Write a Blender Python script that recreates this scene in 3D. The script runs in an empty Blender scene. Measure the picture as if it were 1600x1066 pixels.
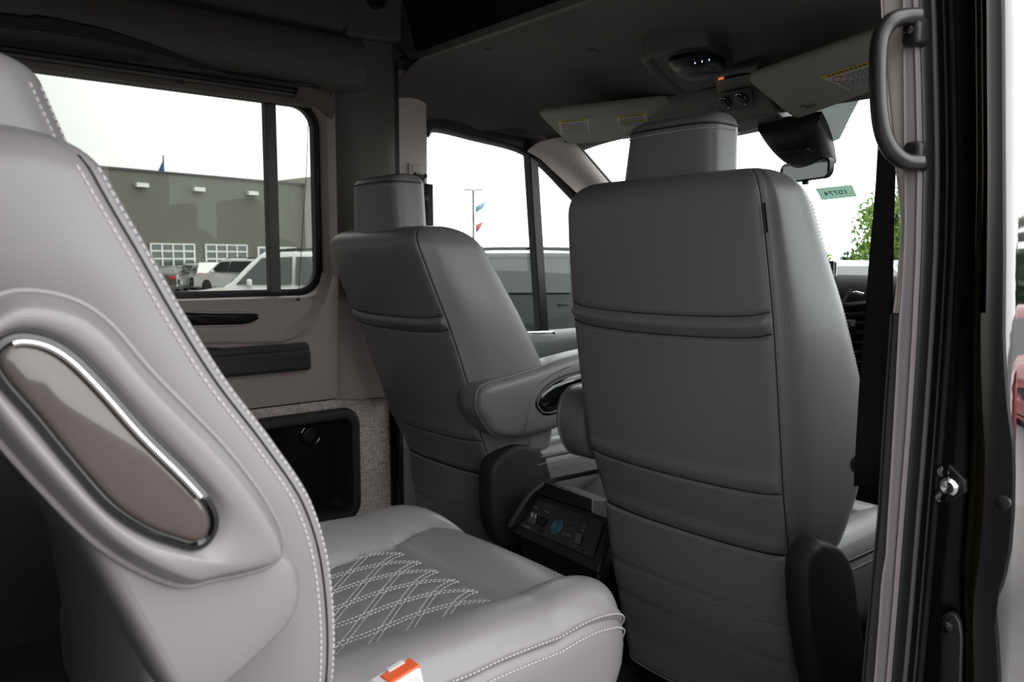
import bpy, bmesh, math, random
import numpy as np
from mathutils import Vector, Matrix
random.seed(7)
R = math.radians
S = bpy.context.scene
COL = S.collection

# ------------------------------------------------------------------ camera
# van coordinates: +X towards the passenger side, +Y forward, Z up, van floor at z = 0, street at z = -0.65
FPX = 1250.0
YAW = R(50); PIT = math.atan((533 - 410) / FPX)
CAM = np.array([1.41, 0.0, 0.97])
cd_ = bpy.data.cameras.new('camera'); cam = bpy.data.objects.new('camera', cd_); COL.objects.link(cam)
cd_.sensor_width = 36; cd_.lens = FPX / 1600 * 36; cd_.clip_start = 0.02; cd_.clip_end = 600
cam.location = CAM; cam.rotation_euler = (math.pi / 2 - PIT, 0, YAW)
cd_.dof.use_dof = True; cd_.dof.focus_distance = 1.75; cd_.dof.aperture_fstop = 9.0
S.camera = cam
# ------------------------------------------------------------------ world, exposure
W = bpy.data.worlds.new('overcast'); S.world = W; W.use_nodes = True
nt = W.node_tree; nt.nodes.clear()
wo = nt.nodes.new('ShaderNodeOutputWorld'); bg = nt.nodes.new('ShaderNodeBackground')
tc = nt.nodes.new('ShaderNodeTexCoord'); mp = nt.nodes.new('ShaderNodeMapping'); nz = nt.nodes.new('ShaderNodeTexNoise')
cr = nt.nodes.new('ShaderNodeValToRGB')
mp.inputs['Scale'].default_value = (1.2, 1.2, 5); nz.inputs['Scale'].default_value = 1.6; nz.inputs['Detail'].default_value = 5
cr.color_ramp.elements[0].position = .3; cr.color_ramp.elements[0].color = (.88, .90, .90, 1)
cr.color_ramp.elements[1].position = .7; cr.color_ramp.elements[1].color = (1, .985, .97, 1)
nt.links.new(tc.outputs['Generated'], mp.inputs[0]); nt.links.new(mp.outputs[0], nz.inputs[0])
nt.links.new(nz.outputs['Fac'], cr.inputs[0]); nt.links.new(cr.outputs[0], bg.inputs[0]); nt.links.new(bg.outputs[0], wo.inputs[0])
# sky strength invented: brighter ahead and overhead, dimmed behind to darken the seat backs
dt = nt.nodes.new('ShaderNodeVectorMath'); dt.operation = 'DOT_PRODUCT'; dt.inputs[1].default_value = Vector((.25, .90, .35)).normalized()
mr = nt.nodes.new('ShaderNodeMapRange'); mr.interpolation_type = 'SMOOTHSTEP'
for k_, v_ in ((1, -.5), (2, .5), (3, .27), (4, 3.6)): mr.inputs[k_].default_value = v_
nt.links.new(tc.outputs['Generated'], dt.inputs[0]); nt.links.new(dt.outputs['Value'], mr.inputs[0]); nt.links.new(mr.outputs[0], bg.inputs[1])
S.view_settings.view_transform = 'Standard'; S.view_settings.look = 'None'
S.view_settings.exposure = 0.0; S.view_settings.gamma = 1; S.view_settings.use_curve_mapping = False
S.cycles.max_bounces = 10; S.cycles.diffuse_bounces = 5; S.cycles.glossy_bounces = 4
S.cycles.transparent_max_bounces = 16; S.cycles.use_denoising = True
S.cycles.caustics_reflective = False; S.cycles.caustics_refractive = False
S.cycles.sample_clamp_indirect = 6

# ------------------------------------------------------------------ materials
def mat(name, col, rough=.5, metal=0, coat=0, ior=1.5, bump=None, noise=None, emit=None, spec=.5, weave=None, crough=.03):
    m = bpy.data.materials.new(name); m.use_nodes = True
    n = m.node_tree.nodes; l = m.node_tree.links; b = n['Principled BSDF']
    b.inputs['Base Color'].default_value = (*col, 1); b.inputs['Roughness'].default_value = rough
    b.inputs['Metallic'].default_value = metal; b.inputs['Coat Weight'].default_value = coat
    b.inputs['Coat Roughness'].default_value = crough; b.inputs['IOR'].default_value = ior
    b.inputs['Specular IOR Level'].default_value = spec
    t = n.new('ShaderNodeTexCoord')
    if noise:                                        # (scale, amount): slight colour variation
        z = n.new('ShaderNodeTexNoise'); z.inputs['Scale'].default_value = noise[0]; z.inputs['Detail'].default_value = 6
        mx = n.new('ShaderNodeMix'); mx.data_type = 'RGBA'
        a = noise[1]
        mx.inputs[6].default_value = (*[c * (1 - a) for c in col], 1); mx.inputs[7].default_value = (*[min(1, c * (1 + a)) for c in col], 1)
        l.new(t.outputs['Object'], z.inputs[0]); l.new(z.outputs['Fac'], mx.inputs[0]); l.new(mx.outputs[2], b.inputs['Base Color'])
    if weave:                                        # (scale, amount): crossed threads
        w1 = n.new('ShaderNodeTexNoise'); w1.inputs['Scale'].default_value = 1; w1.inputs['Detail'].default_value = 2
        w2 = n.new('ShaderNodeTexNoise'); w2.inputs['Scale'].default_value = 1; w2.inputs['Detail'].default_value = 2
        for w, sc in ((w1, (1, 1, .12)), (w2, (.12, .12, 1))):
            q = n.new('ShaderNodeMapping'); q.inputs['Scale'].default_value = [weave[0] * s for s in sc]
            l.new(t.outputs['Object'], q.inputs[0]); l.new(q.outputs[0], w.inputs[0])
        mm = n.new('ShaderNodeMath'); mm.operation = 'ADD'; l.new(w1.outputs['Fac'], mm.inputs[0]); l.new(w2.outputs['Fac'], mm.inputs[1])
        rp = n.new('ShaderNodeMapRange'); rp.inputs[1].default_value = .8; rp.inputs[2].default_value = 1.2
        mx = n.new('ShaderNodeMix'); mx.data_type = 'RGBA'; a = weave[1]
        mx.inputs[6].default_value = (*[c * (1 - a) for c in col], 1); mx.inputs[7].default_value = (*[min(1, c * (1 + a)) for c in col], 1)
        l.new(mm.outputs[0], rp.inputs[0]); l.new(rp.outputs[0], mx.inputs[0]); l.new(mx.outputs[2], b.inputs['Base Color'])
        bp = n.new('ShaderNodeBump'); bp.inputs['Strength'].default_value = .4; bp.inputs['Distance'].default_value = .002
        l.new(mm.outputs[0], bp.inputs['Height']); l.new(bp.outputs[0], b.inputs['Normal'])
    if bump:                                         # (scale, strength, distance)
        z = n.new('ShaderNodeTexNoise'); z.inputs['Scale'].default_value = bump[0]; z.inputs['Detail'].default_value = 4
        bp = n.new('ShaderNodeBump'); bp.inputs['Strength'].default_value = bump[1]; bp.inputs['Distance'].default_value = bump[2]
        l.new(t.outputs['Object'], z.inputs[0]); l.new(z.outputs['Fac'], bp.inputs['Height']); l.new(bp.outputs[0], b.inputs['Normal'])
    if emit:
        b.inputs['Emission Color'].default_value = (*emit[0], 1); b.inputs['Emission Strength'].default_value = emit[1]
    return m

def glass(name, tint, refl=1.0, dirt=0):
    m = bpy.data.materials.new(name); m.use_nodes = True
    n = m.node_tree.nodes; l = m.node_tree.links; n.clear()
    o = n.new('ShaderNodeOutputMaterial'); t = n.new('ShaderNodeBsdfTransparent'); g = n.new('ShaderNodeBsdfGlossy')
    g.inputs['Roughness'].default_value = .01; ge = n.new('ShaderNodeNewGeometry'); dt = n.new('ShaderNodeVectorMath'); dt.operation = 'DOT_PRODUCT'
    l.new(ge.outputs['Incoming'], dt.inputs[0]); l.new(ge.outputs['Normal'], dt.inputs[1])
    ab = n.new('ShaderNodeMath'); ab.operation = 'ABSOLUTE'; l.new(dt.outputs['Value'], ab.inputs[0])
    sb_ = n.new('ShaderNodeMath'); sb_.operation = 'SUBTRACT'; sb_.inputs[0].default_value = 1; l.new(ab.outputs[0], sb_.inputs[1])
    f = n.new('ShaderNodeMath'); f.operation = 'POWER'; f.inputs[1].default_value = 5; l.new(sb_.outputs[0], f.inputs[0])
    fa = n.new('ShaderNodeMath'); fa.operation = 'MULTIPLY_ADD'; fa.inputs[1].default_value = .96; fa.inputs[2].default_value = .04; l.new(f.outputs[0], fa.inputs[0]); f = fa
    mu = n.new('ShaderNodeMath'); mu.operation = 'MULTIPLY'; mu.inputs[1].default_value = refl
    x = n.new('ShaderNodeMixShader'); t.inputs[0].default_value = (*tint, 1)
    l.new(f.outputs[0], mu.inputs[0]); l.new(mu.outputs[0], x.inputs[0]); l.new(t.outputs[0], x.inputs[1]); l.new(g.outputs[0], x.inputs[2])
    l.new(x.outputs[0], o.inputs[0])
    return m

M = dict(
    leather=mat('grey_leather', (.27, .255, .268), .36, bump=(420, .10, .0012), spec=.6),
    leather_seam=mat('leather_seam', (.03, .03, .032), .6),
    leather_perf=mat('inset_leather', (.21, .20, .21), .5, bump=(500, .15, .001)),
    stitch=mat('pale_thread', (.62, .60, .60), .6),
    darkstitch=mat('grey_thread', (.12, .12, .125), .6),
    black=mat('black_plastic', (.013, .013, .014), .45, bump=(500, .15, .001)),
    softblack=mat('soft_black_trim', (.03, .029, .03), .55, bump=(300, .1, .001)),
    gloss=mat('gloss_black', (.006, .006, .007), .08, coat=1),
    walnut=mat('dark_lacquered_inlay', (.085, .070, .064), .12, coat=1, noise=(10, .3)),
    trim=mat('warm_grey_trim', (.42, .36, .345), .55, bump=(260, .08, .001)),
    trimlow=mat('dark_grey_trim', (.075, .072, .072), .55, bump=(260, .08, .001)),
    pillar=mat('taupe_and_shaded_trim', (.15, .138, .122), .6, bump=(200, .1, .001)),
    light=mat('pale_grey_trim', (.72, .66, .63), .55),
    head=mat('headliner_cloth', (.14, .132, .12), .9, bump=(500, .25, .001), noise=(3, .08)),
    visor=mat('visor_vinyl', (.34, .34, .295), .7, bump=(300, .1, .001)),
    console=mat('console_plastic', (.155, .15, .135), .6),
    linen=mat('woven_linen', (.66, .565, .53), .9, weave=(420, .38)),
    carpet=mat('charcoal_carpet', (.028, .027, .028), 1, bump=(600, .9, .004), noise=(300, .6)),
    rubber=mat('black_rubber', (.014, .014, .016), .38),
    rubber_lit=mat('rubber_highlight_grey', (.13, .125, .13), .3),
    chrome=mat('chrome', (.85, .85, .86), .12, metal=1),
    steel=mat('steel', (.5, .5, .52), .28, metal=1),
    paint=mat('black_paint', (.004, .004, .005), .04, coat=1, ior=1.6, crough=.0),
    jamb=mat('black_jamb_paint', (.004, .004, .005), .3, spec=.2),
    belt=mat('belt_webbing', (.016, .015, .015), .75, bump=(900, .3, .001)),
    blind=mat('blind_fabric', (.17, .155, .14), .8),
    blinddark=mat('blind_backing', (.055, .05, .05), .8),
    white=mat('white_plastic', (.72, .71, .70), .4),
    orange=mat('orange_plastic', (.85, .13, .04), .35),
    labelw=mat('label_paper', (.62, .62, .60), .5), labely=mat('label_yellow', (.68, .52, .02), .5), ink=mat('label_ink', (.05, .05, .05), .6),
    labelr=mat('label_red', (.5, .03, .03), .5),
    screen=mat('lit_screen', (.02, .02, .02), .2, emit=((.8, .86, .95), .75)),
    bled=mat('white_blue_led', (.2, .2, .3), .3, emit=((.6, .7, 1), 1.6)),
    oled=mat('orange_indicator', (.3, .06, .02), .3, emit=((1, .22, .05), .7)),
    bprint=mat('blue_print', (.10, .34, .55), .5), wprint=mat('white_print', (.5, .52, .55), .5),
    panelink=mat('panel_face', (.022, .024, .023), .35),
    mirror=mat('mirror_glass', (.92, .93, .94), .02, metal=1),
    sticker=glass('green_film', (.30, .38, .34), .4),
    stickink=mat('sticker_ink', (.10, .17, .14), .6),
    glass_clear=glass('clear_glass', (.90, .95, .93), .9),
    glass_tint=glass('tinted_glass', (.735, .755, .73), .33),
    glass_door=glass('door_glass', (.88, .91, .91), .6),
    asphalt=mat('asphalt', (.21, .20, .20), .9, bump=(60, .6, .01), noise=(45, .3)),
    concrete=mat('concrete', (.17, .162, .158), .9, noise=(8, .15)),
    drygrass=mat('dry_grass', (.28, .21, .09), 1, bump=(30, .8, .05), noise=(9, .4)),
    linepaint=mat('line_paint', (.65, .65, .62), .8),
    bldg=mat('olive_grey_cladding', (.15, .152, .125), .85, noise=(.5, .06)),
    bldglight=mat('cream_cladding', (.88, .86, .76), .8),
    doorframe=mat('white_frame', (.75, .76, .74), .5), doorpane=mat('dark_green_glass', (.03, .055, .05), .1, coat=1),
    carwhite=mat('white_car_paint', (.88, .88, .87), .3, coat=1), carblack=mat('dark_car_paint', (.012, .013, .014), .25, coat=1),
    carslate=mat('slate_car_paint', (.05, .055, .052), .3, coat=1), carsilver=mat('silver_car_paint', (.42, .44, .45), .3, coat=1),
    carred=mat('red_car_paint', (.42, .008, .02), .3, coat=1),
    carglass=mat('car_glass', (.02, .028, .028), .06, coat=1), tyre=mat('tyre', (.015, .015, .015), .8), rim=mat('rim', (.12, .12, .12), .4, metal=.8),
    tail=mat('tail_lamp', (.6, .02, .03), .2, coat=1), plate=mat('number_plate', (.6, .55, .52), .5),
    poleg=mat('pole_grey', (.12, .13, .13), .5), flagb=mat('blue_cloth', (.03, .06, .22), .8), bannerb=mat('banner_blue', (.25, .5, .68), .8), bannerr=mat('banner_red', (.6, .12, .12), .8),
    leaf=mat('leaves', (.26, .44, .08), .8, noise=(6, .5)), leafd=mat('dark_leaves', (.05, .09, .045), .8, noise=(6, .4)), bark=mat('bark', (.08, .06, .045), .9),
    dotted=glass('dotted_frit', (.26, .27, .27), .2),
    rust=mat('rusty_grate', (.36, .17, .07), .9, noise=(60, .6)),
    olive=mat('olive_bead', (.06, .055, .02), .25, coat=.5),
)

# ------------------------------------------------------------------ helpers
def ray(px, py):
    d = np.array([-math.sin(YAW) * math.cos(PIT), math.cos(YAW) * math.cos(PIT), -math.sin(PIT)])
    r = np.array([math.cos(YAW), math.sin(YAW), 0]); u = np.cross(r, d)
    return d + r * (px - 800) / FPX - u * (py - 533) / FPX
def at(px, py, **k):                                 # where the sight line of a photo point meets a real plane
    v = ray(px, py); (a, c), = k.items(); i = 'xyz'.index(a)
    return CAM + v * ((c - CAM[i]) / v[i])

def tag(o, label=None, cat=None, group=None, kind=None):
    if label: o['label'] = label
    if cat: o['category'] = cat
    if group: o['group'] = group
    if kind: o['kind'] = kind
    return o
def empty(name, loc, label=None, cat=None, group=None, rz=0):
    o = bpy.data.objects.new(name, None); COL.objects.link(o); o.location = loc; o.rotation_euler = (0, 0, rz)
    o.empty_display_size = .05
    return tag(o, label, cat, group)
def copy_tree(o, parent=None):
    c = o.copy(); COL.objects.link(c); c.parent = parent
    for ch in [x for x in COL.objects if x.parent == o and x != c]: copy_tree(ch, c)
    return c

class MB:
    def __init__(s): s.v = []; s.f = []
    def add(s, vs, fs):
        b = len(s.v); s.v += [tuple(map(float, p)) for p in vs]; s.f += [tuple(b + i for i in f) for f in fs]; return s
    def box(s, c, d, rot=None):
        q = [Vector((x * d[0] / 2, y * d[1] / 2, z * d[2] / 2)) for x in (-1, 1) for y in (-1, 1) for z in (-1, 1)]
        if rot: 
            m = rot if isinstance(rot, Matrix) else Matrix.Rotation(rot[2], 3, 'Z') @ Matrix.Rotation(rot[1], 3, 'Y') @ Matrix.Rotation(rot[0], 3, 'X')
            q = [m @ p for p in q]
        return s.add([p + Vector(c) for p in q], [(0, 1, 3, 2), (4, 6, 7, 5), (0, 4, 5, 1), (2, 3, 7, 6), (0, 2, 6, 4), (1, 5, 7, 3)])
    def bx(s, x0, x1, y0, y1, z0, z1): return s.box(((x0 + x1) / 2, (y0 + y1) / 2, (z0 + z1) / 2), (abs(x1 - x0), abs(y1 - y0), abs(z1 - z0)))
    def tube(s, pts, r, n=8, closed=False, flat=None, up=None):
        P = [Vector(p) for p in pts]; k = len(P); rings = []
        prev = None
        for i, p in enumerate(P):
            if closed: t = P[(i + 1) % k] - P[i - 1]
            else: t = P[min(i + 1, k - 1)] - P[max(i - 1, 0)]
            t.normalize()
            if prev is None:
                a = Vector(up) if up else (Vector((0, 0, 1)) if abs(t.z) < .9 else Vector((1, 0, 0)))
            else: a = prev
            a = (a - t * a.dot(t)); a.normalize(); prev = a; b = t.cross(a)
            rr = r[i] if isinstance(r, (list, tuple)) else r
            ra, rb = (rr, rr) if flat is None else (rr, flat)
            rings.append([p + a * ra * math.cos(2 * math.pi * j / n) + b * rb * math.sin(2 * math.pi * j / n) for j in range(n)])
        vs = [v for g in rings for v in g]; fs = []
        for i in range(k if closed else k - 1):
            i2 = (i + 1) % k
            for j in range(n): fs.append((i * n + j, i * n + (j + 1) % n, i2 * n + (j + 1) % n, i2 * n + j))
        if not closed: fs += [tuple(range(n - 1, -1, -1)), tuple((k - 1) * n + j for j in range(n))]
        return s.add(vs, fs)
    def lathe(s, prof, c, axis='z', n=24):           # prof: (radius, height)
        vs = []; fs = []
        for r, h in prof:
            for j in range(n):
                a = 2 * math.pi * j / n; x, y = r * math.cos(a), r * math.sin(a)
                vs.append({'z': (x, y, h), 'x': (h, x, y), 'y': (y, h, x)}[axis])
        k = len(prof)
        for i in range(k - 1):
            for j in range(n): fs.append((i * n + j, i * n + (j + 1) % n, (i + 1) * n + (j + 1) % n, (i + 1) * n + j))
        fs += [tuple(range(n - 1, -1, -1)), tuple((k - 1) * n + j for j in range(n))]
        return s.add([Vector(v) + Vector(c) for v in vs], fs)
    def grid(s, rows, closed_u=False, cap=False):    # rows of equal point counts
        k = len(rows); n = len(rows[0]); vs = [p for r_ in rows for p in r_]; fs = []
        for i in range(k - 1):
            for j in range(n if closed_u else n - 1): fs.append((i * n + j, i * n + (j + 1) % n, (i + 1) * n + (j + 1) % n, (i + 1) * n + j))
        if cap: fs += [tuple(range(n - 1, -1, -1)), tuple((k - 1) * n + j for j in range(n))]
        return s.add(vs, fs)
    def prism(s, pts, ax, a, b):                     # outline given in the two other axes, extruded from a to b
        def pt(p, h): return {'x': (h, p[0], p[1]), 'y': (p[0], h, p[1]), 'z': (p[0], p[1], h)}[ax]
        n = len(pts); vs = [pt(p, a) for p in pts] + [pt(p, b) for p in pts]
        fs = [(j, (j + 1) % n, n + (j + 1) % n, n + j) for j in range(n)] + [tuple(range(n - 1, -1, -1)), tuple(range(n, 2 * n))]
        return s.add(vs, fs)
    def build(s, name, m, parent=None, bevel=0, seg=3, smooth=True, sharp=38, sub=0, solid=0):
        me = bpy.data.meshes.new(name); me.from_pydata(s.v, [], s.f); me.validate()
        bm = bmesh.new(); bm.from_mesh(me); bmesh.ops.recalc_face_normals(bm, faces=bm.faces); bm.to_mesh(me); bm.free()
        if smooth:
            me.polygons.foreach_set('use_smooth', [True] * len(me.polygons)); me.set_sharp_from_angle(angle=R(sharp))
        me.materials.append(m if not isinstance(m, str) else M[m])
        o = bpy.data.objects.new(name, me); COL.objects.link(o)
        if parent is not None:
            o.parent = parent; o.matrix_parent_inverse = wm(parent).inverted()
        if solid: q = o.modifiers.new('s', 'SOLIDIFY'); q.thickness = solid; q.offset = 0
        if sub: q = o.modifiers.new('u', 'SUBSURF'); q.levels = q.render_levels = sub
        if bevel:
            q = o.modifiers.new('b', 'BEVEL'); q.width = bevel; q.segments = seg; q.limit_method = 'ANGLE'; q.angle_limit = R(35); q.harden_normals = False
        return o
def wm(o):
    m = Matrix.LocRotScale(o.location, o.rotation_euler, o.scale)
    return (wm(o.parent) @ o.matrix_parent_inverse @ m) if o.parent else m

def catmull(P, k=8, closed=False):
    P = [np.array(p, float) for p in P]; n = len(P); out = []
    rng = n if closed else n - 1
    for i in range(rng):
        if closed: a, b, c, d = P[i - 1], P[i], P[(i + 1) % n], P[(i + 2) % n]
        else: a, b, c, d = P[max(i - 1, 0)], P[i], P[i + 1], P[min(i + 2, n - 1)]
        for j in range(k):
            t = j / k; out.append(.5 * (2 * b + (c - a) * t + (2 * a - 5 * b + 4 * c - d) * t * t + (3 * b - a - 3 * c + d) * t ** 3))
    if not closed: out.append(P[-1])
    return out
def rrect(x0, x1, y0, y1, r, n=8, rs=None):          # rounded rectangle outline; rs = radius of the four corners
    rs = rs or [r] * 4; out = []
    for (cx, cy, a0, q) in ((x1, y1, 0, rs[0]), (x0, y1, 90, rs[1]), (x0, y0, 180, rs[2]), (x1, y0, 270, rs[3])):
        sx = -1 if cx == x1 else 1; sy = -1 if cy == y1 else 1
        for i in range(n + 1):
            a = R(a0 + 90 * i / n); out.append((cx + sx * q + q * math.cos(a), cy + sy * q + q * math.sin(a)))
    return out
def inset(poly, d):                                  # shrink an outline (2D) by d along its normals
    n = len(poly); P = [Vector((p[0], p[1])) for p in poly]
    area = sum(P[i].x * P[(i + 1) % n].y - P[(i + 1) % n].x * P[i].y for i in range(n)); sg = 1 if area > 0 else -1
    out = []
    for i in range(n):
        t = (P[(i + 1) % n] - P[i - 1]); t.normalize(); out.append((P[i].x - sg * t.y * d, P[i].y + sg * t.x * d))
    return out
def stitches(mb, path, step=.008, ln=.0055, r=.0011, n=5):
    P = [Vector(p) for p in path]; d = [0]
    for i in range(1, len(P)): d.append(d[-1] + (P[i] - P[i - 1]).length)
    def pos(s):
        s = min(max(s, 0), d[-1])
        for i in range(1, len(P)):
            if d[i] >= s: 
                f = (s - d[i - 1]) / max(1e-9, d[i] - d[i - 1]); return P[i - 1].lerp(P[i], f)
        return P[-1]
    s = 0
    while s + ln < d[-1]:
        a, b = pos(s), pos(s + ln); c = (a + b) / 2
        mb.tube([a, a.lerp(b, .25), c, a.lerp(b, .75), b], [r * .5, r, r, r, r * .5], n); s += step
    return mb
def offs(path, v): return [tuple(np.array(p) + np.array(v)) for p in path]
def interp(tab, z, j):
    zs = [t[0] for t in tab]; vs = [t[j] for t in tab]
    i = max(1, min(len(zs) - 1, int(np.searchsorted(zs, z))))
    a, b = zs[i - 1], zs[i]; t = (z - a) / (b - a)
    if t < 0 or t > 1: return vs[i - 1] + (vs[i] - vs[i - 1]) * t
    m0 = (vs[i] - vs[max(i - 2, 0)]) / (zs[i] - zs[max(i - 2, 0)]) * (b - a) if i > 1 else vs[i] - vs[i - 1]
    m1 = (vs[min(i + 1, len(vs) - 1)] - vs[i - 1]) / (zs[min(i + 1, len(zs) - 1)] - zs[i - 1]) * (b - a) if i < len(vs) - 1 else vs[i] - vs[i - 1]
    return (2 * t ** 3 - 3 * t * t + 1) * vs[i - 1] + (t ** 3 - 2 * t * t + t) * m0 + (-2 * t ** 3 + 3 * t * t) * vs[i] + (t ** 3 - t * t) * m1

# ================================================================== SETTING
def structure(name, mb, m, **k):
    o = mb.build(name, m, **k); o['kind'] = 'structure'; return o
# street
structure('ground', MB().bx(-140, 40, -60, 160, -.75, -.65), 'asphalt', smooth=False)
# van floor
structure('floor', MB().bx(-.98, .98, -2.6, 3.0, -.06, 0), 'carpet', smooth=False)
# rear roof and rear wall, right wall behind the doorway
structure('ceiling_rear', MB().bx(-1.02, 1.02, -2.62, 1.60, 1.95, 2.0), 'head', smooth=False)
structure('ceiling_cap_front', MB().bx(-1.02, 1.02, 1.60, 1.63, 1.66, 1.97), 'head', smooth=False)
structure('wall_rear', MB().bx(-1.0, 1.0, -2.65, -2.6, -.06, 1.95), 'trim', smooth=False)
structure('wall_right', MB().bx(.93, 1.0, -2.6, -.10, -.06, 1.95), 'trim', smooth=False)
structure('trim_1', MB().bx(.86, 1.0, -.10, 1.44, 1.50, 1.95), 'head', smooth=False)      # header above the sliding doorway

# panel with a rounded window hole, in a y-z plane
def holed(x, y0, y1, z0, z1, hole, depth, lip=0):
    mb = MB(); n = len(hole); cy = sum(p[0] for p in hole) / n; cz = sum(p[1] for p in hole) / n
    def outer(p):
        dy, dz = p[0] - cy, p[1] - cz; t = 1e9
        if dy > 1e-9: t = min(t, (y1 - cy) / dy)
        if dy < -1e-9: t = min(t, (y0 - cy) / dy)
        if dz > 1e-9: t = min(t, (z1 - cz) / dz)
        if dz < -1e-9: t = min(t, (z0 - cz) / dz)
        return (cy + dy * t, cz + dz * t)
    out = [outer(p) for p in hole]
    for (yc, zc) in ((y1, z1), (y0, z1), (y0, z0), (y1, z0)):      # snap the nearest outline point to each corner
        i = min(range(n), key=lambda i: (out[i][0] - yc) ** 2 + (out[i][1] - zc) ** 2); out[i] = (yc, zc)
    rings = [out, inset(hole, -.02), inset(hole, -.004), hole, hole]
    xs = [x, x, x - depth * .12, x - depth * .3, x - depth]
    mb.grid([[(xx, p[0], p[1]) for p in r_] for r_, xx in zip(rings, xs)], closed_u=True)
    return mb
hole = rrect(-.45, 1.19, .866, 1.47, .085, 10)
structure('wall_left', holed(-.90, -.75, 1.245, .535, 1.62, hole, .07), 'trim')
structure('wall_left_outer', MB().bx(-1.02, -.985, -2.6, 1.45, -.1, .86).bx(-1.02, -.985, -2.6, 1.45, 1.48, 1.95).bx(-1.02, -.985, -2.6, -.47, .86, 1.48).bx(-1.02, -.985, 1.20, 1.45, .86, 1.48).bx(-1.0, -.90, -2.6, -.74, -.06, 1.95), 'trimlow', smooth=False)
# sliding side window: rubber, rail frame, panes, post
w1 = empty('window_1', (-.965, .35, .885)); w1['kind'] = 'structure'
def ring_of(poly, d0, d1, x0, x1):
    a, b = inset(poly, d0), inset(poly, d1)
    r_ = [[(x1, *p) for p in a], [(x1, *p) for p in b], [(x0, *p) for p in b], [(x0, *p) for p in a], [(x1, *p) for p in a]]
    return MB().grid(r_, closed_u=True)
ring_of(hole, -.015, .012, -.985, -.955).build('rubber_seal', 'rubber', w1)
ring_of(hole, .010, .020, -.982, -.962).build('window_frame', 'trimlow', w1)
MB().bx(-.985, -.955, 1.015, 1.050, .872, 1.46).build('centre_post', mat('window_post', (.11, .105, .10), .5), w1, bevel=.003)
MB().bx(-.974, -.971, -.44, 1.185, .872, 1.465).build('pane', 'glass_tint', w1, smooth=False)
# pull cord of the blind
cordp = [tuple(at(*p, x=-.915)) for p in ((483, 160), (479, 260), (472, 370), (466, 466))]
mb = MB().tube(catmull(cordp, 6), .0011, 5); mb.lathe([(.001, -.006), (.005, -.004), (.005, .004), (.001, .006)], tuple(at(466, 468, x=-.895)), 'x', 10)
tag(mb.build('pull_cord', 'softblack'), 'thin dark pull cord hanging in front of the rear side window beside its right edge', 'cord')

# concave shoulder below and beside the window (raised sill line)
def sweep_x(pts_yz, prof):                           # follow a path in the y-z plane; prof = (outward from path, x)
    P = [Vector((0, *p)) for p in pts_yz]; rows = []
    for i, p in enumerate(P):
        t = (P[min(i + 1, len(P) - 1)] - P[max(i - 1, 0)]).normalized(); nrm = Vector((0, -t.z, t.y))
        rows.append([tuple(p + nrm * a + Vector((x, 0, 0))) for a, x in prof])
    return MB().grid(rows)
path = catmull([tuple(at(*p, x=-.893)[1:]) for p in ((60, 533), (200, 533), (337, 533), (400, 533), (445, 530), (479, 510), (498, 487), (510, 460), (518, 430))], 8)
sw = sweep_x(path, [(.030, -.9005), (.022, -.897), (.010, -.888), (.0, -.884), (-.006, -.887), (-.010, -.893), (-.022, -.899), (-.030, -.9005)])
structure('trim_2', sw, 'trim')
# left B-pillar cover: bulging vertical column
def column_rows(zs, f): return [f(z) for z in zs]
zs = np.linspace(0.0, 1.95, 40)
def lp(z):
    b = .012 * math.sin(max(0, min(1, (z - .6) / 1.0)) * math.pi)
    k = max(0, (.95 - z)) * .10
    P = [(-.985, 1.20), (-.925, 1.205), (-.900, 1.218 - k * .3), (-.876 + b, 1.255), (-.858 + b, 1.31), (-.852 + b, 1.37), (-.858, 1.405), (-.885, 1.418), (-.985, 1.42)]
    return [(p[0], p[1], z) for p in catmull(P, 5)]
structure('trim_3', MB().grid([lp(z) for z in zs if z >= .84], cap=False), 'pillar')  # same trim as below; the header's shade is painted in as darker taupe
structure('trim_22', MB().grid([lp(z) for z in list(np.linspace(.53, .87, 9))], cap=False), 'trim')
# dark seam between rear trim and cab trim
structure('wall_left_front', MB().bx(-1.0, -.93, 1.41, 1.575, .0, 1.70).bx(-1.0, -.925, 1.41, 2.3, 1.44, 1.72).bx(-1.02, -.93, 1.40, 1.62, 1.60, 1.97), 'pillar', smooth=False)
structure('trim_4', MB().bx(-.97, -.872, 1.415, 1.435, -.0, 1.62), 'softblack', bevel=.004)

# linen lower panel with a rounded storage pocket
pk = rrect(.90, 1.283, .12, .497, .06, 8)
structure('wall_left_rear', MB().bx(-.96, -.895, -.75, .62, 0, .534), 'black', smooth=False)
structure('wall_left_lower', holed(-.905, .62, 1.40, .0, .53, inset(pk, .012), .05), 'linen')
for (y_, z_) in ((1.372, .405), (1.372, .30)):
    tag(MB().lathe([(.0085, 0), (.0085, .002), (.006, .004), (.0, .0045)], (-.905, y_, z_), 'x', 16).build('trim_button', 'linen'),
        'small cloth covered button on the linen panel, ' + ('upper of the two' if z_ > .35 else 'lower of the two'), 'button', 'cloth covered buttons on the linen panel')
t = empty('storage_pocket', (-.90, 1.09, .12), 'black framed recessed side pocket with glossy dark inside in the linen panel', 'storage pocket')
a, b, c = pk, inset(pk, .030), inset(pk, .036)
MB().grid([[(-.906, *p) for p in inset(pk, -.004)], [(-.897, *p) for p in inset(pk, .002)], [(-.891, *p) for p in inset(pk, .012)], [(-.893, *p) for p in b], [(-.905, *p) for p in c], [(-.96, *p) for p in c]], closed_u=True).build('pocket_frame', 'softblack', t)
MB().prism(inset(pk, .034), 'x', -.965, -.955).build('back_panel', mat('glossy_dark_liner', (.010, .010, .010), .22, coat=.6, bump=(30, .15, .002)), t)
mb = MB()
for k in range(24): pass
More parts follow.
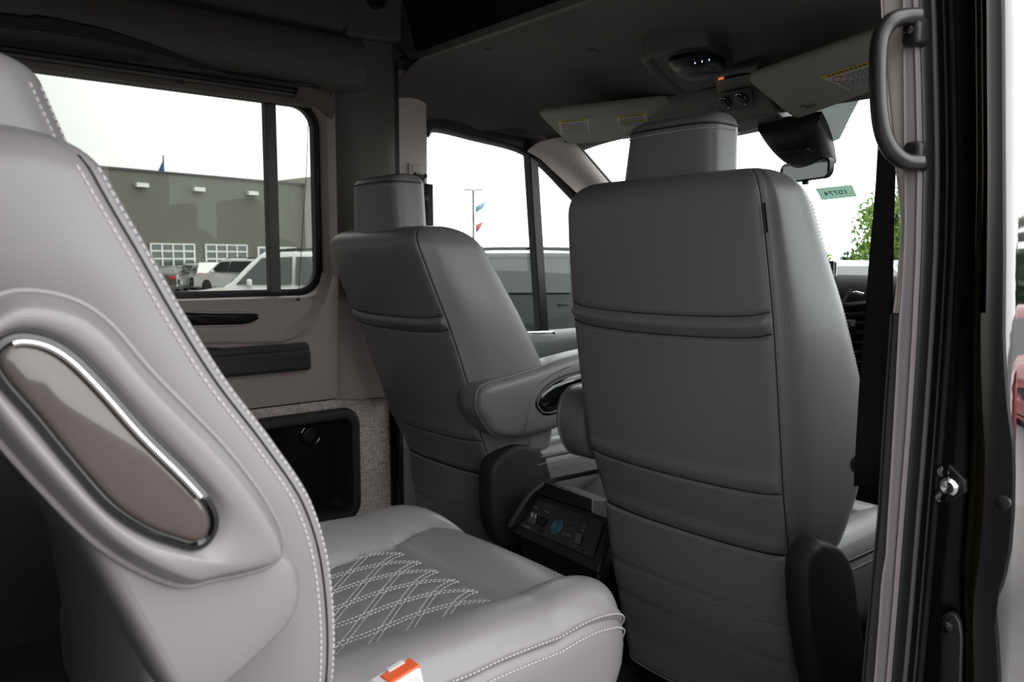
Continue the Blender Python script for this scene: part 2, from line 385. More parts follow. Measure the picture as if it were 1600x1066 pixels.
mb.tube([(-.950, 1.133 + .033 * math.cos(a_), .415 + .033 * math.sin(a_)) for a_ in np.linspace(0, 2 * math.pi, 28)[:-1]], .0035, 8, closed=True)
mb.build('socket_ring', 'gloss', t)
MB().lathe([(.028, 0), (.026, .012), (.022, .013), (.020, .004), (0, .004)], (-.955, 1.133, .415), 'x', 24).build('socket', 'black', t)
mb = MB().bx(-.956, -.948, .96, 1.06, .452, .458); mb.build('shelf_lip', 'gloss', t, bevel=.002)
structure('trim_5', MB().bx(-.97, -.90, 1.40, 1.41, 0, .53), 'softblack')

# decorative inlay strip, padded armrest on the left wall
pts = [tuple(at(*p, x=-.9)[1:]) for p in ((235, 487), (330, 489), (395, 489), (404, 493), (403, 499), (392, 505), (375, 508), (330, 509), (240, 509))]
t = empty('inlay_strip', (-.9, .8, .81), 'glossy dark lacquered inlay strip with a pointed end set below the rear side window', 'trim strip')
out = [tuple(p) for p in catmull([(p[0], p[1]) for p in pts], 4, True)]
MB().grid([[(-.9005, *p) for p in inset(out, -.004)], [(-.894, *p) for p in inset(out, -.002)], [(-.894, *p) for p in inset(out, .002)], [(-.8995, *p) for p in inset(out, .002)]], closed_u=True).build('inlay_frame', 'trim', t)
MB().grid([[(-.897, *p) for p in out], [(-.8935, *p) for p in inset(out, .004)], [(-.8925, *p) for p in inset(out, .009)]], closed_u=True, cap=True).build('inlay', mat('lacquer', (.012, .010, .010), .08, coat=1), t)
t = empty('wall_armrest', (-.88, .8, .64), 'padded charcoal leather armrest with double stitching on the left wall beside the near seat', 'armrest')
MB().bx(-.90, -.852, .35, 1.098, .640, .708).build('pad', mat('charcoal_leather', (.04, .04, .042), .5, bump=(400, .15, .001)), t, bevel=.012, seg=4)
MB().bx(-.90, -.857, .35, 1.095, .700, .722).build('pad_top', mat('charcoal_leather_top', (.05, .05, .052), .45), t, bevel=.008, seg=4)
mb = MB()
stitches(mb, [(-.8515, .4, .697), (-.8515, 1.085, .697)], .006, .004, .0008); stitches(mb, [(-.8515, .4, .688), (-.8515, 1.085, .688)], .006, .004, .0008)
mb.build('stitching', 'darkstitch', t)
MB().tube([(-.86, .70, .731), (-.85, .79, .729), (-.86, .84, .724)], [.002, .004, .001], 8).build('pull_lever', 'chrome', t)
structure('trim_6', ring_of(rrect(.3, 1.110, .628, .735, .018, 6), 0, .010, -.902, -.892), 'trim')

# padded rail, black valance and blind over the side window
def extrude_y(prof, y0, y1, n=2, cap=True):
    return MB().grid([[(x, y, z) for x, z in prof] for y in np.linspace(y0, y1, n)], closed_u=True, cap=cap)
prof = [(-.98, 1.655), (-.86, 1.655), (-.835, 1.645), (-.822, 1.62), (-.818, 1.57), (-.825, 1.53), (-.842, 1.505), (-.875, 1.497), (-.98, 1.497)]
rail = empty('window_header', (-.85, 0, 1.5), 'dark padded header box running along the ceiling edge above the rear side window', 'header box')
extrude_y([tuple(p) for p in catmull(prof, 3, True)], -1.2, 1.285).build('body', 'pillar', rail)
MB().lathe([(.011, 0), (.011, .0025), (.008, .004), (0, .0042)], (-.820, 1.262, 1.575), 'x', 18).build('screw_cap', 'pillar', rail)
up = empty('upper_side_panel', (-.85, 0, 1.66), 'plain dark upper side panel between the header box and the roof', 'panel')
extrude_y([(-.98, 1.93), (-.80, 1.93), (-.795, 1.90), (-.825, 1.68), (-.84, 1.668), (-.98, 1.668)], -1.2, 1.225).build('body', 'head', up, bevel=.008)
MB().lathe([(.010, 0), (.010, .0025), (.007, .004), (0, .0042)], (-.807, 1.08, 1.80), 'x', 18).build('screw_cap', 'head', up)
structure('trim_7', MB().bx(-.98, -.86, -1.2, 1.29, 1.655, 1.670), 'softblack')
# black crescent valance
top = [(-.8, 1.500), (-.2, 1.540)] + [tuple(at(*p, x=-.81)[1:]) for p in ((0, 18), (60, 22), (150, 40), (210, 58), (260, 76), (310, 97), (352, 117))]
tp = catmull(top, 6); rows = []
for (y, z) in tp:
    zb = 1.466 + (y + .8) * .008
    z = max(z, zb + .002); h = z - zb
    rows.append([(-.818, y, zb), (-.806, y, zb + .15 * h), (-.800, y, zb + .5 * h), (-.803, y, zb + .9 * h), (-.815, y, z), (-.83, y, z), (-.83, y, zb)])
v = empty('crescent_valance', (-.81, 0, 1.47), 'black leather crescent shaped valance with curved piping above the side window', 'valance')
MB().grid(rows, closed_u=True, cap=True).build('cover', 'softblack', v)
mb = MB()
for q, dx in ((.62, 0), (.52, 0)):
    mb.tube([(-.7985, y, 1.466 + (y + .8) * .008 + q * max(.002, z - 1.466 - (y + .8) * .008)) for y, z in tp[6:-2]], .0016, 6)
mb.build('piping', 'leather_seam', v)
# retracted blind: stacked folds
bl = empty('roller_blind', (-.86, 0, 1.45), 'taupe fabric blind folded up along the top edge of the rear side window', 'blind')
for k, (x0, x1, z0, z1, m_) in enumerate(((-.90, -.835, 1.478, 1.492, 'blinddark'), (-.895, -.842, 1.466, 1.476, 'blinddark'), (-.89, -.850, 1.456, 1.465, 'blind'), (-.90, -.86, 1.438, 1.456, 'blind'))):
    mb = MB(); mb.grid([[(x0, y, z0), (x1, y, z0), (x1 + .004, y, (z0 + z1) / 2), (x1, y, z1), (x0, y, z1)] for y in np.linspace(-1.0, 1.135, 2)], closed_u=True, cap=True)
    mb.build('fold', m_, bl, bevel=.002)
mb = MB(); rows = []
for i in range(9):                                   # loose end of the fabric drooping past the window corner
    f = i / 8; y = 1.06 + .12 * f
    rows.append([(-.842 + .006 * math.sin(f * 5), y, 1.496 - .012 * f ** 2), (-.832, y + .006, 1.480 - .03 * f ** 2), (-.838 - .004 * math.sin(f * 7), y + .002, 1.462 - .045 * f ** 2), (-.850, y - .002, 1.455 - .05 * f ** 2), (-.856, y - .03 * f, 1.452 - .03 * f ** 2)])
mb.grid([[tuple(p) for p in catmull(r_, 4)] for r_ in rows]); mb.build('loose_end', 'blind', bl, solid=.002)
MB().lathe([(.006, -.008), (.008, -.004), (.008, .006), (.005, .008)], (-.856, .737, 1.455), 'y', 12).build('cord_stop', 'blinddark', bl)

# bulkhead face above the cab with dark screen panel
def zc(y): return float(np.interp(y, [1.43, 1.55, 1.75, 1.95, 2.10, 2.22], [1.612, 1.612, 1.607, 1.58, 1.51, 1.425]))
def side(y): return .160 if y < 1.8 else .160 - (y - 1.8) * .30
bf = empty('bulkhead', (-.0, 1.43, 1.6), 'grey framed bulkhead face with a big black panel hanging down over the cab', 'bulkhead')
def bulk(x, z, off=0): return (x, 1.432 - (z - 1.6) * .10 - off, z)
xl = -.77
mb = MB()
outer = [(-.99, 1.95), (-.90, 1.70), (-.80, 1.612), (-.74, 1.603), (0, 1.603), (.9, 1.603), (.97, 1.95)]
inner = [(-.865, 1.95), (xl - .045, 1.80), (xl, 1.632), (xl + .03, 1.622), (0, 1.622), (.82, 1.622), (.86, 1.95)]
mb.grid([[bulk(*p, -.02) for p in outer], [bulk(*p, 0) for p in outer], [bulk(*p, .004) for p in inner], [bulk(*p, -.012) for p in inner]])
mb.build('frame', 'pillar', bf)
MB().add([bulk(*p, -.004) for p in inner] + [bulk(*p, -.03) for p in inner], [tuple(range(7)), tuple(range(13, 6, -1))] + [(i, (i + 1) % 7, 7 + (i + 1) % 7, 7 + i) for i in range(7)]).build('dark_panel', mat('dark_panel', (.012, .013, .015), .35), bf)
MB().lathe([(0, -.006), (.010, -.004), (.012, .002)], bulk(-.825, 1.672), 'y', 18).build('screw_cap', 'pillar', bf)
# speaker in the rear upper corner
sp = empty('ceiling_speaker', (-.86, 1.33, 1.83), 'black oval speaker grille in the dark upper corner beside the bulkhead', 'speaker')
MB().add([(-.86, 1.23, 1.95), (-.86, 1.24, 1.66), (-.79, 1.40, 1.66), (-.79, 1.40, 1.95), (-.98, 1.23, 1.95), (-.98, 1.24, 1.66), (-.98, 1.42, 1.66), (-.98, 1.42, 1.95)],
         [(0, 1, 2, 3), (4, 5, 1, 0), (3, 2, 6, 7), (1, 5, 6, 2), (0, 3, 7, 4)]).build('corner_panel', 'pillar', sp, bevel=.01)
nrm = Vector((.16, -.07, 0)).normalized(); cen = Vector((-.822, 1.325, 1.80)) + nrm * .006
e1 = Vector((.07, .16, 0)).normalized(); e2 = Vector((0, 0, 1))
rows = []
for rr, hh in ((1, 0), (.97, .006), (.9, .008), (.5, .004), (.05, .003)):
    rows.append([tuple(cen + nrm * hh + e1 * .038 * rr * math.cos(a_) + e2 * .055 * rr * math.sin(a_)) for a_ in np.linspace(0, 2 * math.pi, 28)[:-1]])
MB().grid(rows, closed_u=True, cap=True).build('grille', 'black', sp)

# cab headliner
rows = []
for y in np.linspace(1.436, 2.24, 34):
    row = []
    for s in np.sin(np.linspace(-math.pi / 2, math.pi / 2, 71)):
        hw = .925 - max(0, y - 1.7) * .16
        z = zc(y) - side(y) * (abs(s) ** (14 if y < 1.7 else 14 - (y - 1.7) * 14)) + .012 * math.exp(-((abs(s) - .86) / .05) ** 2) * 0
        row.append((s * hw, y, z))
    rows.append(row)
structure('ceiling', MB().grid(rows), 'head', sharp=60)
structure('ceiling_roof_skin', MB().bx(-1.0, 1.0, 1.47, 1.95, 1.66, 1.69), 'head', smooth=False)
mbs = MB(); rows = []
for y in np.linspace(1.475, 2.26, 12): rows.append([(s, y, zc(y) + .035) for s in (-.93, 0, .93)])
structure('ceiling_skin', MB().grid(rows), 'head', solid=.01)
for k, (x, y, l_) in enumerate(((-.545, 1.55, 'nearest the bulkhead corner'), (-.33, 1.78, 'above the driver sun visor'), (.52, 1.58, 'near the passenger side of the headliner'))):
    z = zc(y) - .0015
    MB().lathe([(.016, .002), (.014, -.004), (.009, -.006), (.0, -.005)], (x, y, z), 'z', 20).build('fixing_cap', 'head', bpy.data.objects['ceiling'])

# windshield
def ws(x, y): return (x, y, 1.422 - (y - 2.2) * .615 - .05 * (abs(x) / .9) ** 2 * 0)
w2 = empty('window_2', (0, 2.6, .9)); w2['kind'] = 'structure'
rows = []
for y in np.linspace(2.185, 3.08, 8):
    hw = .76 + (y - 2.2) * .12
    rows.append([(s * hw, y - .09 * (abs(s) ** 2.5), ws(0, y)[2]) for s in np.linspace(-1, 1, 25)])
MB().grid(rows).build('pane', 'glass_clear', w2)
MB().tube([tuple(Vector(r_[0]) + Vector((.012, 0, -.002))) for r_ in rows], .004, 6).tube([tuple(Vector(r_[-1]) + Vector((-.012, 0, -.002))) for r_ in rows], .004, 6).build('rubber_seal', 'rubber', w2)
# dotted band behind the mirror
p1 = [at(*p, y=2.3) for p in ()]
def on_ws(px, py, d=.003):
    n_ = Vector((0, .615, 1)).normalized(); v = Vector(ray(px, py)); c0 = Vector(CAM); return c0 + v * ((Vector(ws(0, 2.3)) - n_ * d - c0).dot(n_) / v.dot(n_))
fq = [on_ws(*p) for p in ((1240, 150), (1300, 140), (1347, 148), (1330, 180), (1312, 217), (1290, 225), (1240, 200))]
MB().add([tuple(p) for p in fq], [tuple(range(7))]).build('dotted_band', 'dotted', w2, solid=.001)

# left A-pillar trim, and its twin
for sgn, nm in ((-1, 'trim_8'), (1, 'trim_9')):
    rows = []
    for t_ in np.linspace(0, 1, 16):
        y = 2.08 + t_ * 1.0; z = 1.43 - max(0, (y - 2.11)) * .60
        xo = (.888 - .0 * t_); w_ = .085 + .01 * t_
        xi = .80 + (y - 2.1) * .075
        P = [(sgn * (xo + .01), y - .07, z - .045), (sgn * (xo - .012), y - .045, z - .018), (sgn * ((xo + xi) / 2 - .02), y - .02, z - .004), (sgn * (xi), y + .015, z + .004), (sgn * (xi + .006), y + .05, z + .008), (sgn * (xo + .01), y + .03, z + .02)]
        rows.append([tuple(p) for p in catmull(P, 4)])
    structure(nm, MB().grid(rows), 'light' if sgn < 0 else 'light')

# driver door (left)
d1 = empty('door_1', (-.93, 1.5, 0)); d1['kind'] = 'structure'
dw = [(1.572, .70), (1.572, 1.34), (1.585, 1.405), (1.63, 1.432), (1.8, 1.418), (2.0, 1.397), (2.12, 1.352), (2.26, 1.258), (2.45, 1.13), (2.75, .93), (2.78, .85), (2.70, .76), (2.5, .70), (2.2, .672), (1.9, .672), (1.65, .68)]
dwc = [tuple(p) for p in catmull(dw, 4, True)]
def ringp(poly, prof): return MB().grid([[(x, *p) for p in inset(poly, d)] for d, x in prof], closed_u=True)
ringp(dwc, [(-.036, -.935), (-.032, -.912), (-.004, -.915), (.006, -.925), (.010, -.955), (-.035, -.955)]).build('window_seal', 'rubber', d1)
MB().prism(dwc, 'x', -.946, -.942).build('pane', 'glass_door', d1, smooth=False)
ringp(dwc, [(-.10, -.962), (-.10, -.937), (-.005, -.937), (-.005, -.962), (-.10, -.962)]).build('door_frame', 'rubber', d1)
MB().add(*(lambda p: (p, [(0, 1, 3, 2), (4, 6, 7, 5), (0, 4, 5, 1), (2, 3, 7, 6), (0, 2, 6, 4), (1, 5, 7, 3)]))([(x, y + (1.42 - z) * .09, z) for x in (-.955, -.915) for y in (2.035, 2.078) for z in (.66, 1.40)])).build('divider_bar', 'rubber', d1, bevel=.004)
def inner_panel():
    P = [(-.95, .70), (-.90, .695), (-.872, .682), (-.862, .655), (-.868, .60), (-.885, .52), (-.88, .45), (-.84, .42), (-.835, .38), (-.88, .34), (-.90, .2), (-.90, 0), (-.95, 0)]
    return [tuple(p) for p in catmull(P, 4)]
MB().grid([[(x, y, z + (.0 if y > 1.6 else .0)) for x, z in inner_panel()] for y in np.linspace(1.52, 2.8, 10)]).build('door_panel', mat('grey_door_trim', (.16, .165, .16), .5), d1)
MB().tube(catmull([(-.872, 1.85, .708), (-.862, 2.0, .705), (-.858, 2.10, .700), (-.866, 2.13, .693)], 5), .005, 8).build('door_pull', 'chrome', d1)
MB().prism([(1.44, 0), (1.54, 0), (1.54, .66), (1.44, .66)], 'x', -.96, -.90).build('door_sill_trim', 'trimlow', d1)
# B-pillar upper trim between the rear panel and the driver door
rows = []
for z in np.linspace(.0, 1.60, 26):
    rows.append([(-.985, 1.43, z), (-.905, 1.432, z), (-.897, 1.45, z), (-.893, 1.50, z), (-.897, 1.548, z), (-.905, 1.562, z), (-.94, 1.572, z)])
structure('trim_10', MB().grid([[tuple(p) for p in catmull(r_, 3)] for r_ in rows]), 'light')
ba = empty('belt_anchor', (-.89, 1.52, 1.17), 'black shoulder belt height adjuster on the pale pillar behind the driver', 'belt anchor')
MB().bx(-.896, -.880, 1.488, 1.520, 1.27, 1.295).bx(-.894, -.884, 1.478, 1.53, 1.17, 1.30).build('slide', 'light', ba, bevel=.003)
MB().tube([(-.865, 1.485, 1.262), (-.868, 1.515, 1.245), (-.868, 1.535, 1.262)], .008, 8).bx(-.885, -.862, 1.495, 1.525, 1.205, 1.262).build('bracket', 'black', ba, bevel=.004)
MB().lathe([(.013, 0), (.013, .01), (.009, .016), (0, .017)], (-.88, 1.535, 1.185), 'x', 14).build('bolt_cover', 'black', ba)
bw = MB(); rows = []
for i in range(12):
    f = i / 11; rows.append([(-.865 - .012 * f, 1.512 + .012 * f, 1.235 - .75 * f), (-.863 - .012 * f, 1.558 + .012 * f, 1.232 - .75 * f)])
tag(bw.grid(rows).build('seat_belt', 'belt', solid=.0015), 'black shoulder belt webbing hanging behind the driver seat by the pale pillar', 'seat belt')

# passenger door: inner panel, glass and gloss black outer skin (mostly behind the jamb)
d2 = empty('door_2', (.97, 1.2, 0)); d2['kind'] = 'structure'
def sx(z):                                           # outer body line in section
    return float(np.interp(z, [-.5, -.3, .2, .414, .47, .508, .526, .55, .596, .647, .698, .739, .797, .871, .978, 1.14, 1.30, 1.45], [1.0, 1.02, 1.05, 1.0495, 1.0434, 1.0382, 1.0396, 1.0467, 1.0518, 1.0527, 1.0506, 1.0476, 1.037, 1.0293, 1.0243, 1.0147, 1.0053, .99]))
def sm_(z): return float(np.interp(z, [-.5, -.3, .2, .414, .6, .87, 1.0, 1.30, 1.45], [1.0, 1.02, 1.044, 1.044, 1.040, 1.029, 1.022, 1.0053, .99]))
zz = np.linspace(-.45, 1.45, 110)
def skin(y): return [((sx(z) * (1 - min(1, max(0, (y - 1.156) / .03))) + sm_(z) * min(1, max(0, (y - 1.156) / .03))) + .010 * math.sin(min(1, max(0, (y - 1.15) / 1.6)) * math.pi), y, z) for z in zz]
ys = [1.150, 1.153, 1.16, 1.2, 1.3, 1.5, 1.8, 2.1, 2.4]
rows = [[(x - (.008 if i == 0 else (.003 if i == 1 else 0)), y, z) for (x, y_, z) in skin(y)] for i, y in enumerate(ys)]
o = MB().grid(rows[:5]).build('door_skin_edge', 'paint', d2, sharp=60)
zl = [k for k, z in enumerate(zz) if z <= .86]
MB().grid([[r_[k] for k in zl] for r_ in rows[4:]]).build('door_skin', 'paint', d2, sharp=60)
MB().bx(.90, .955, 1.2, 2.6, 0, .66).build('door_panel', 'trimlow', d2, bevel=.02)
MB().bx(.955, .96, 1.3, 2.4, .66, 1.42).build('pane', 'glass_door', d2, smooth=False)
MB().bx(.94, .985, 1.3, 2.1, 1.42, 1.46).build('window_frame', 'rubber', d2)
# scuttle and front wall under the windshield
structure('wall_front', MB().bx(-.98, .98, 3.0, 3.06, -.3, .88), 'softblack', smooth=False)

# ------------------------------------------------ passenger side B-pillar and jamb (swept plan section)
def bow(z, x=0):
    a = float(np.interp(z, [0, .40, .527, .643, .758, .87, .978, 1.086, 1.19, 1.30, 1.6], [-.03, -.0115, -.0075, -.0045, -.0015, 0, 0, -.003, -.010, -.0185, -.05]))
    b = float(np.interp(z, [0, .411, .47, .555, .60, .68, .73, .87, .978, 1.087, 1.30, 1.6], [.012, .0155, .014, .006, .006, .008, .0076, .0026, 0, -.0027, -.0155, -.04]))
    c = sx(z) - 1.0243
    f = min(1, max(0, (x - .990) / .012)); g = min(1, max(0, (x - 1.006) / .016))
    return (a * (1 - f) + b * f) * (1 - g) + c * g
def sweep_z(P, z0=-.3, z1=1.62, n=40, k=3, closed=False, m=None):
    rows = []
    for z in np.linspace(z0, z1, n): rows.append([(p[0] + bow(z, p[0]), p[1], z) for p in (catmull(P, k, closed) if k else P)])
    return MB().grid(rows, closed_u=closed)
def pl(px, x): # plan point on the sight line column px at given x
    t_ = math.tan(YAW - math.atan((px - 800) / FPX)); return (x, (CAM[0] - x) / t_)
def trimrows(tab, zs):
    rows = []; X = [(at(px, py, y=1.043)[0], at(px, py, y=1.043)[2]) for px, py in tab][::-1]
    for z in zs:
        xi = float(np.interp(z, [p[1] for p in X], [p[0] for p in X])); xo = .9520 + bow(z)
        xi = min(xi, xo - .004)
        P = [(xi - .05, 1.28, z), (xi - .006, 1.058, z), (xi, 1.044, z), (xi + .004, 1.040, z), (xo - .002, 1.044, z), (xo + .002, 1.052, z), (xo + .005, 1.10, z)]
        rows.append([tuple(p) for p in catmull(P, 4)])
    return MB().grid(rows)
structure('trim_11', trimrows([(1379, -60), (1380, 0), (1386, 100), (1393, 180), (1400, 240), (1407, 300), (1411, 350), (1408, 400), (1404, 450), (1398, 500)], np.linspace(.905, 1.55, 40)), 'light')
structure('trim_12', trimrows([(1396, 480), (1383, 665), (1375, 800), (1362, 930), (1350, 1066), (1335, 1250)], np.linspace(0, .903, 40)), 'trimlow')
_edge = [(1379, -60), (1380, 0)]
def trimrows2(tab, zs):
    rows = []; X = [(at(px, py, y=1.04)[0], at(px, py, y=1.04)[2]) for px, py in tab][::-1]
    for z in zs:
        xi = float(np.interp(z, [p[1] for p in X], [p[0] for p in X])); xo = .9625 + bow(z)
        P = [(xi - .004, 1.10, z), (xi, 1.041, z), (xi + .004, 1.038, z), (xo - .004, 1.042, z), (xo, 1.047, z), (xo + .002, 1.12, z)]
        rows.append([tuple(p) for p in catmull(P, 4)])
    return MB().grid(rows)
structure('trim_13', trimrows2([(1410, -60), (1411, 0), (1413, 200), (1414, 350), (1411, 430), (1405, 500), (1400, 600), (1393, 720), (1388, 800), (1384, 870), (1378, 900), (1374, 960), (1366, 1066), (1355, 1250)], np.linspace(0, 1.55, 70)), mat('grey_edge_trim', (.23, .205, .22), .5))
# door seal: two rounded rubber beads, highlights painted in by their lighter grey
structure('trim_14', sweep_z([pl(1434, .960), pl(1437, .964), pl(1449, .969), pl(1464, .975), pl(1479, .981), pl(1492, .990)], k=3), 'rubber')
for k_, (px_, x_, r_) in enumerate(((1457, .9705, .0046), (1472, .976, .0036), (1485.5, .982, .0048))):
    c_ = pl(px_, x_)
    structure('trim_%d' % (15 if k_ == 0 else 23 + k_), sweep_z([(c_[0] + r_ * math.cos(a_), c_[1] - .002 + r_ * math.sin(a_)) for a_ in np.linspace(0, 2 * math.pi, 13)[:-1]], k=2, closed=True), 'rubber_lit')
structure('trim_17', sweep_z([pl(1488, 1.0), pl(1489, .990), pl(1492, .992), (.995, 1.098), (1.0, 1.105), (1.004, 1.110), pl(1521, 1.004)], k=3), 'jamb')
structure('trim_18', sweep_z([pl(1520, 1.012), pl(1521, 1.003), pl(1525, 1.003), pl(1529, 1.007), pl(1530, 1.015)], k=4), 'olive')
structure('trim_19', sweep_z([pl(1528, 1.006), (1.008, 1.126), (1.014, 1.138), (1.024, 1.147)], k=3), 'jamb')
structure('trim_23', sweep_z([pl(1538, 1.0150), pl(1541, 1.0125), pl(1546, 1.0125), pl(1550, 1.0155), pl(1554, 1.0135), pl(1560, 1.0165), pl(1563, 1.020)], z0=.905, z1=1.5, k=4), 'rubber')
structure('trim_20', sweep_z([(1.012, 1.165), (1.006, 1.15), (.985, 1.2), (.9, 1.3)], k=0, z0=-.4), 'jamb')
# rounded rear edge of the front door as seen in the gap
structure('trim_21', MB().grid([[(sx(z) - .026, 1.152, z), (sx(z) - .018, 1.146, z), (sx(z) - .008, 1.146, z), (sx(z) - .0015, 1.149, z), (sx(z) + .0005, 1.156, z)] for z in zz]), 'jamb')

# striker and check plate on the jamb
t = empty('door_striker', (.99, 1.09, .68), 'black striker plate with a polished bolt and two socket screws on the right door jamb', 'door striker')
o_ = np.array([.988, 1.082, .686])
def jp(px, py, y=1.085): return at(px, py, y=y)
pts = [jp(*p) for p in ((1466, 735), (1482, 726), (1508, 752), (1508, 770), (1490, 782), (1462, 790))]
MB().add([tuple(p) for p in pts] + [tuple(p + np.array([0, .012, 0])) for p in pts], [tuple(range(6)), tuple(range(11, 5, -1))] + [(i, (i + 1) % 6, 6 + (i + 1) % 6, 6 + i) for i in range(6)]).build('plate', 'black', t, bevel=.002)
for (px, py) in ((1474, 737), (1471, 777)):
    c_ = jp(px, py); s_ = MB().lathe([(.0075, .006), (.0075, -.003), (.005, -.006), (.0035, -.006), (.003, -.002), (0, -.002)], c_, 'y', 16).build('screw', 'steel', t)
MB().lathe([(.007, .006), (.007, -.012), (.0115, -.013), (.0115, -.020), (.008, -.024), (0, -.025)], jp(1492, 757), 'y', 20).build('bolt', 'chrome', t)
t = empty('jamb_plate', (.99, 1.09, .35), 'tall dark cover plate with one bolt, low on the right door jamb', 'cover plate')
pts = [jp(*p) for p in ((1452, 1090), (1456, 1020), (1463, 975), (1472, 962), (1482, 958), (1492, 962), (1499, 975), (1502, 1000), (1499, 1090))]
n_ = len(pts)
MB().add([tuple(p) for p in pts] + [tuple(p + np.array([0, .012, 0])) for p in pts], [tuple(range(n_)), tuple(range(2 * n_ - 1, n_ - 1, -1))] + [(i, (i + 1) % n_, n_ + (i + 1) % n_, n_ + i) for i in range(n_)]).build('plate', mat('satin_dark_plate', (.03, .03, .032), .4), t, bevel=.0015)
MB().lathe([(.009, .002), (.009, -.003), (.006, -.004), (.005, -.009), (0, -.010)], jp(1479, 977), 'y', 20).build('bolt', 'gloss', t)
tag(MB().lathe([(.010, .004), (.010, -.002), (.006, -.005), (0, -.005)], at(1566, 785, y=1.143), 'y', 16).build('bump_stop', 'rubber'), 'small round rubber bump stop at the outer edge of the right door jamb', 'bump stop')

# grab handle
h = empty('grab_handle', (.96, 1.03, 1.08), 'black D shaped grab handle bolted to the pillar of the right doorway', 'grab handle')
hp = [at(*p, y=yy) for p, yy in (((1436, 26), 1.035), ((1412, 27), 1.02), ((1393, 33), 1.005), ((1377, 55), .995), ((1372, 90), .99), ((1372, 140), .99), ((1376, 190), .99), ((1385, 222), .995), ((1400, 243), 1.005), ((1418, 253), 1.02), ((1438, 254), 1.035))]
MB().tube(catmull(hp, 6), .0105, 16).build('grip', mat('satin_black', (.02, .019, .019), .32, spec=.8), h)
for (px, py) in ((1430, 50), (1432, 245)):
    c_ = at(px, py, y=1.04); MB().box(c_, (.022, .03, .036)).build('mount', 'black', h, bevel=.006)
c_ = at(1421, 48, y=1.025); MB().lathe([(.006, .01), (.006, -.004), (.003, -.006), (0, -.006)], c_, 'y', 12).build('screw', 'gloss', h)

# ------------------------------------------------ sun visors
def visor(name, pts, th, label, side_):
    t = empty(name, tuple(np.mean(pts, axis=0)), label, 'sun visor')
    P = [Vector(p) for p in pts]; c_ = sum(P, Vector()) / len(P)
    nrm = (P[1] - P[0]).cross(P[2] - P[0]).normalized()
    if nrm.z > 0: nrm = -nrm
    rows = []
    for s_, h_ in ((1.0, 0), (1.0, .25), (.985, .8), (.965, 1.0)):
        rows.append([tuple(c_ + (p - c_) * s_ + nrm * th * h_) for p in P])
    rows = [[tuple(c_ + (p - c_) * s_ - nrm * th * h_) for p in P] for s_, h_ in ((.965, .6), (.99, .4))] + rows
    MB().grid(rows, closed_u=True, cap=True).build('panel', 'visor', t)
    return t, c_, nrm, th
def rounded_quad(A, B, C_, D, r=.035, n=5):
    P = [Vector(p) for p in (A, B, C_, D)]; out = []
    for i in range(4):
        p, a_, b_ = P[i], P[i - 1], P[(i + 1) % 4]
        e1_ = (a_ - p).normalized() * r; e2_ = (b_ - p).normalized() * r
        for k in range(n + 1):
            f = k / n; out.append(p + e1_ * (1 - f) ** 2 + e2_ * f ** 2)
    return out
def label_on(t, A, U, V_, w, hgt, yellow, kind):
    # A top-left corner, U/V_ unit vectors along width / height on the visor face, n_ towards the viewer
    n_ = U.cross(V_).normalized()
    if n_.z > 0: n_ = -n_
    lb = MB(); 
    def q(mb, u0, u1, v0, v1, h_=0):
        pts = [A + U * u + V_ * v_ + n_ * (.0006 + h_) for u, v_ in ((u0, v0), (u1, v0), (u1, v1), (u0, v1))]
        pb = [p - n_ * .0006 for p in pts]
        mb.add(pts + pb, [(0, 1, 2, 3), (7, 6, 5, 4), (0, 4, 5, 1), (1, 5, 6, 2), (2, 6, 7, 3), (3, 7, 4, 0)])
    q(lb, 0, w, 0, hgt); lo = lb.build('warning_label', 'labelw', t, smooth=False); tag(lo, 'white and yellow warning label')
    y = MB(); 
    for (u0, u1, v0, v1) in yellow: q(y, u0, u1, v0, v1, .0004)
    y.build('yellow_band', 'labely', lo, smooth=False)
    ink = MB()
    for (u0, u1, v0, v1) in yellow[:1]:
        for k in range(9):
            uu = w * (.12 + k * .085); q(ink, uu, uu + w * .06, v0 + (v1 - v0) * .25, v0 + (v1 - v0) * .75, .0008)
    v_ = hgt * .24
    while v_ < hgt * .93:
        u = w * (.36 if v_ < hgt * .5 and kind == 'a' else .06)
        while u < w * .9:
            l_ = w * random.uniform(.03, .11); q(ink, u, min(u + l_, w * .95), v_, v_ + hgt * .028, .0008); u += l_ + w * .02
        v_ += hgt * .085
    ink.build('label_text', 'ink', lo, smooth=False)
    if kind == 'a':
        rr = MB(); cc = A + U * w * .2 + V_ * hgt * .36 + n_ * .0014; rad = min(w * .13, hgt * .2)
        rr.tube([cc + U * rad * math.cos(a_) + V_ * rad * math.sin(a_) for a_ in np.linspace(0, 2 * math.pi, 24)[:-1]], .0012, 5, closed=True)
        rr.tube([cc + (U - V_) * rad * .7, cc - (U - V_) * rad * .7], .0012, 5)
        rr.build('prohibition_ring', 'labelr', lo)
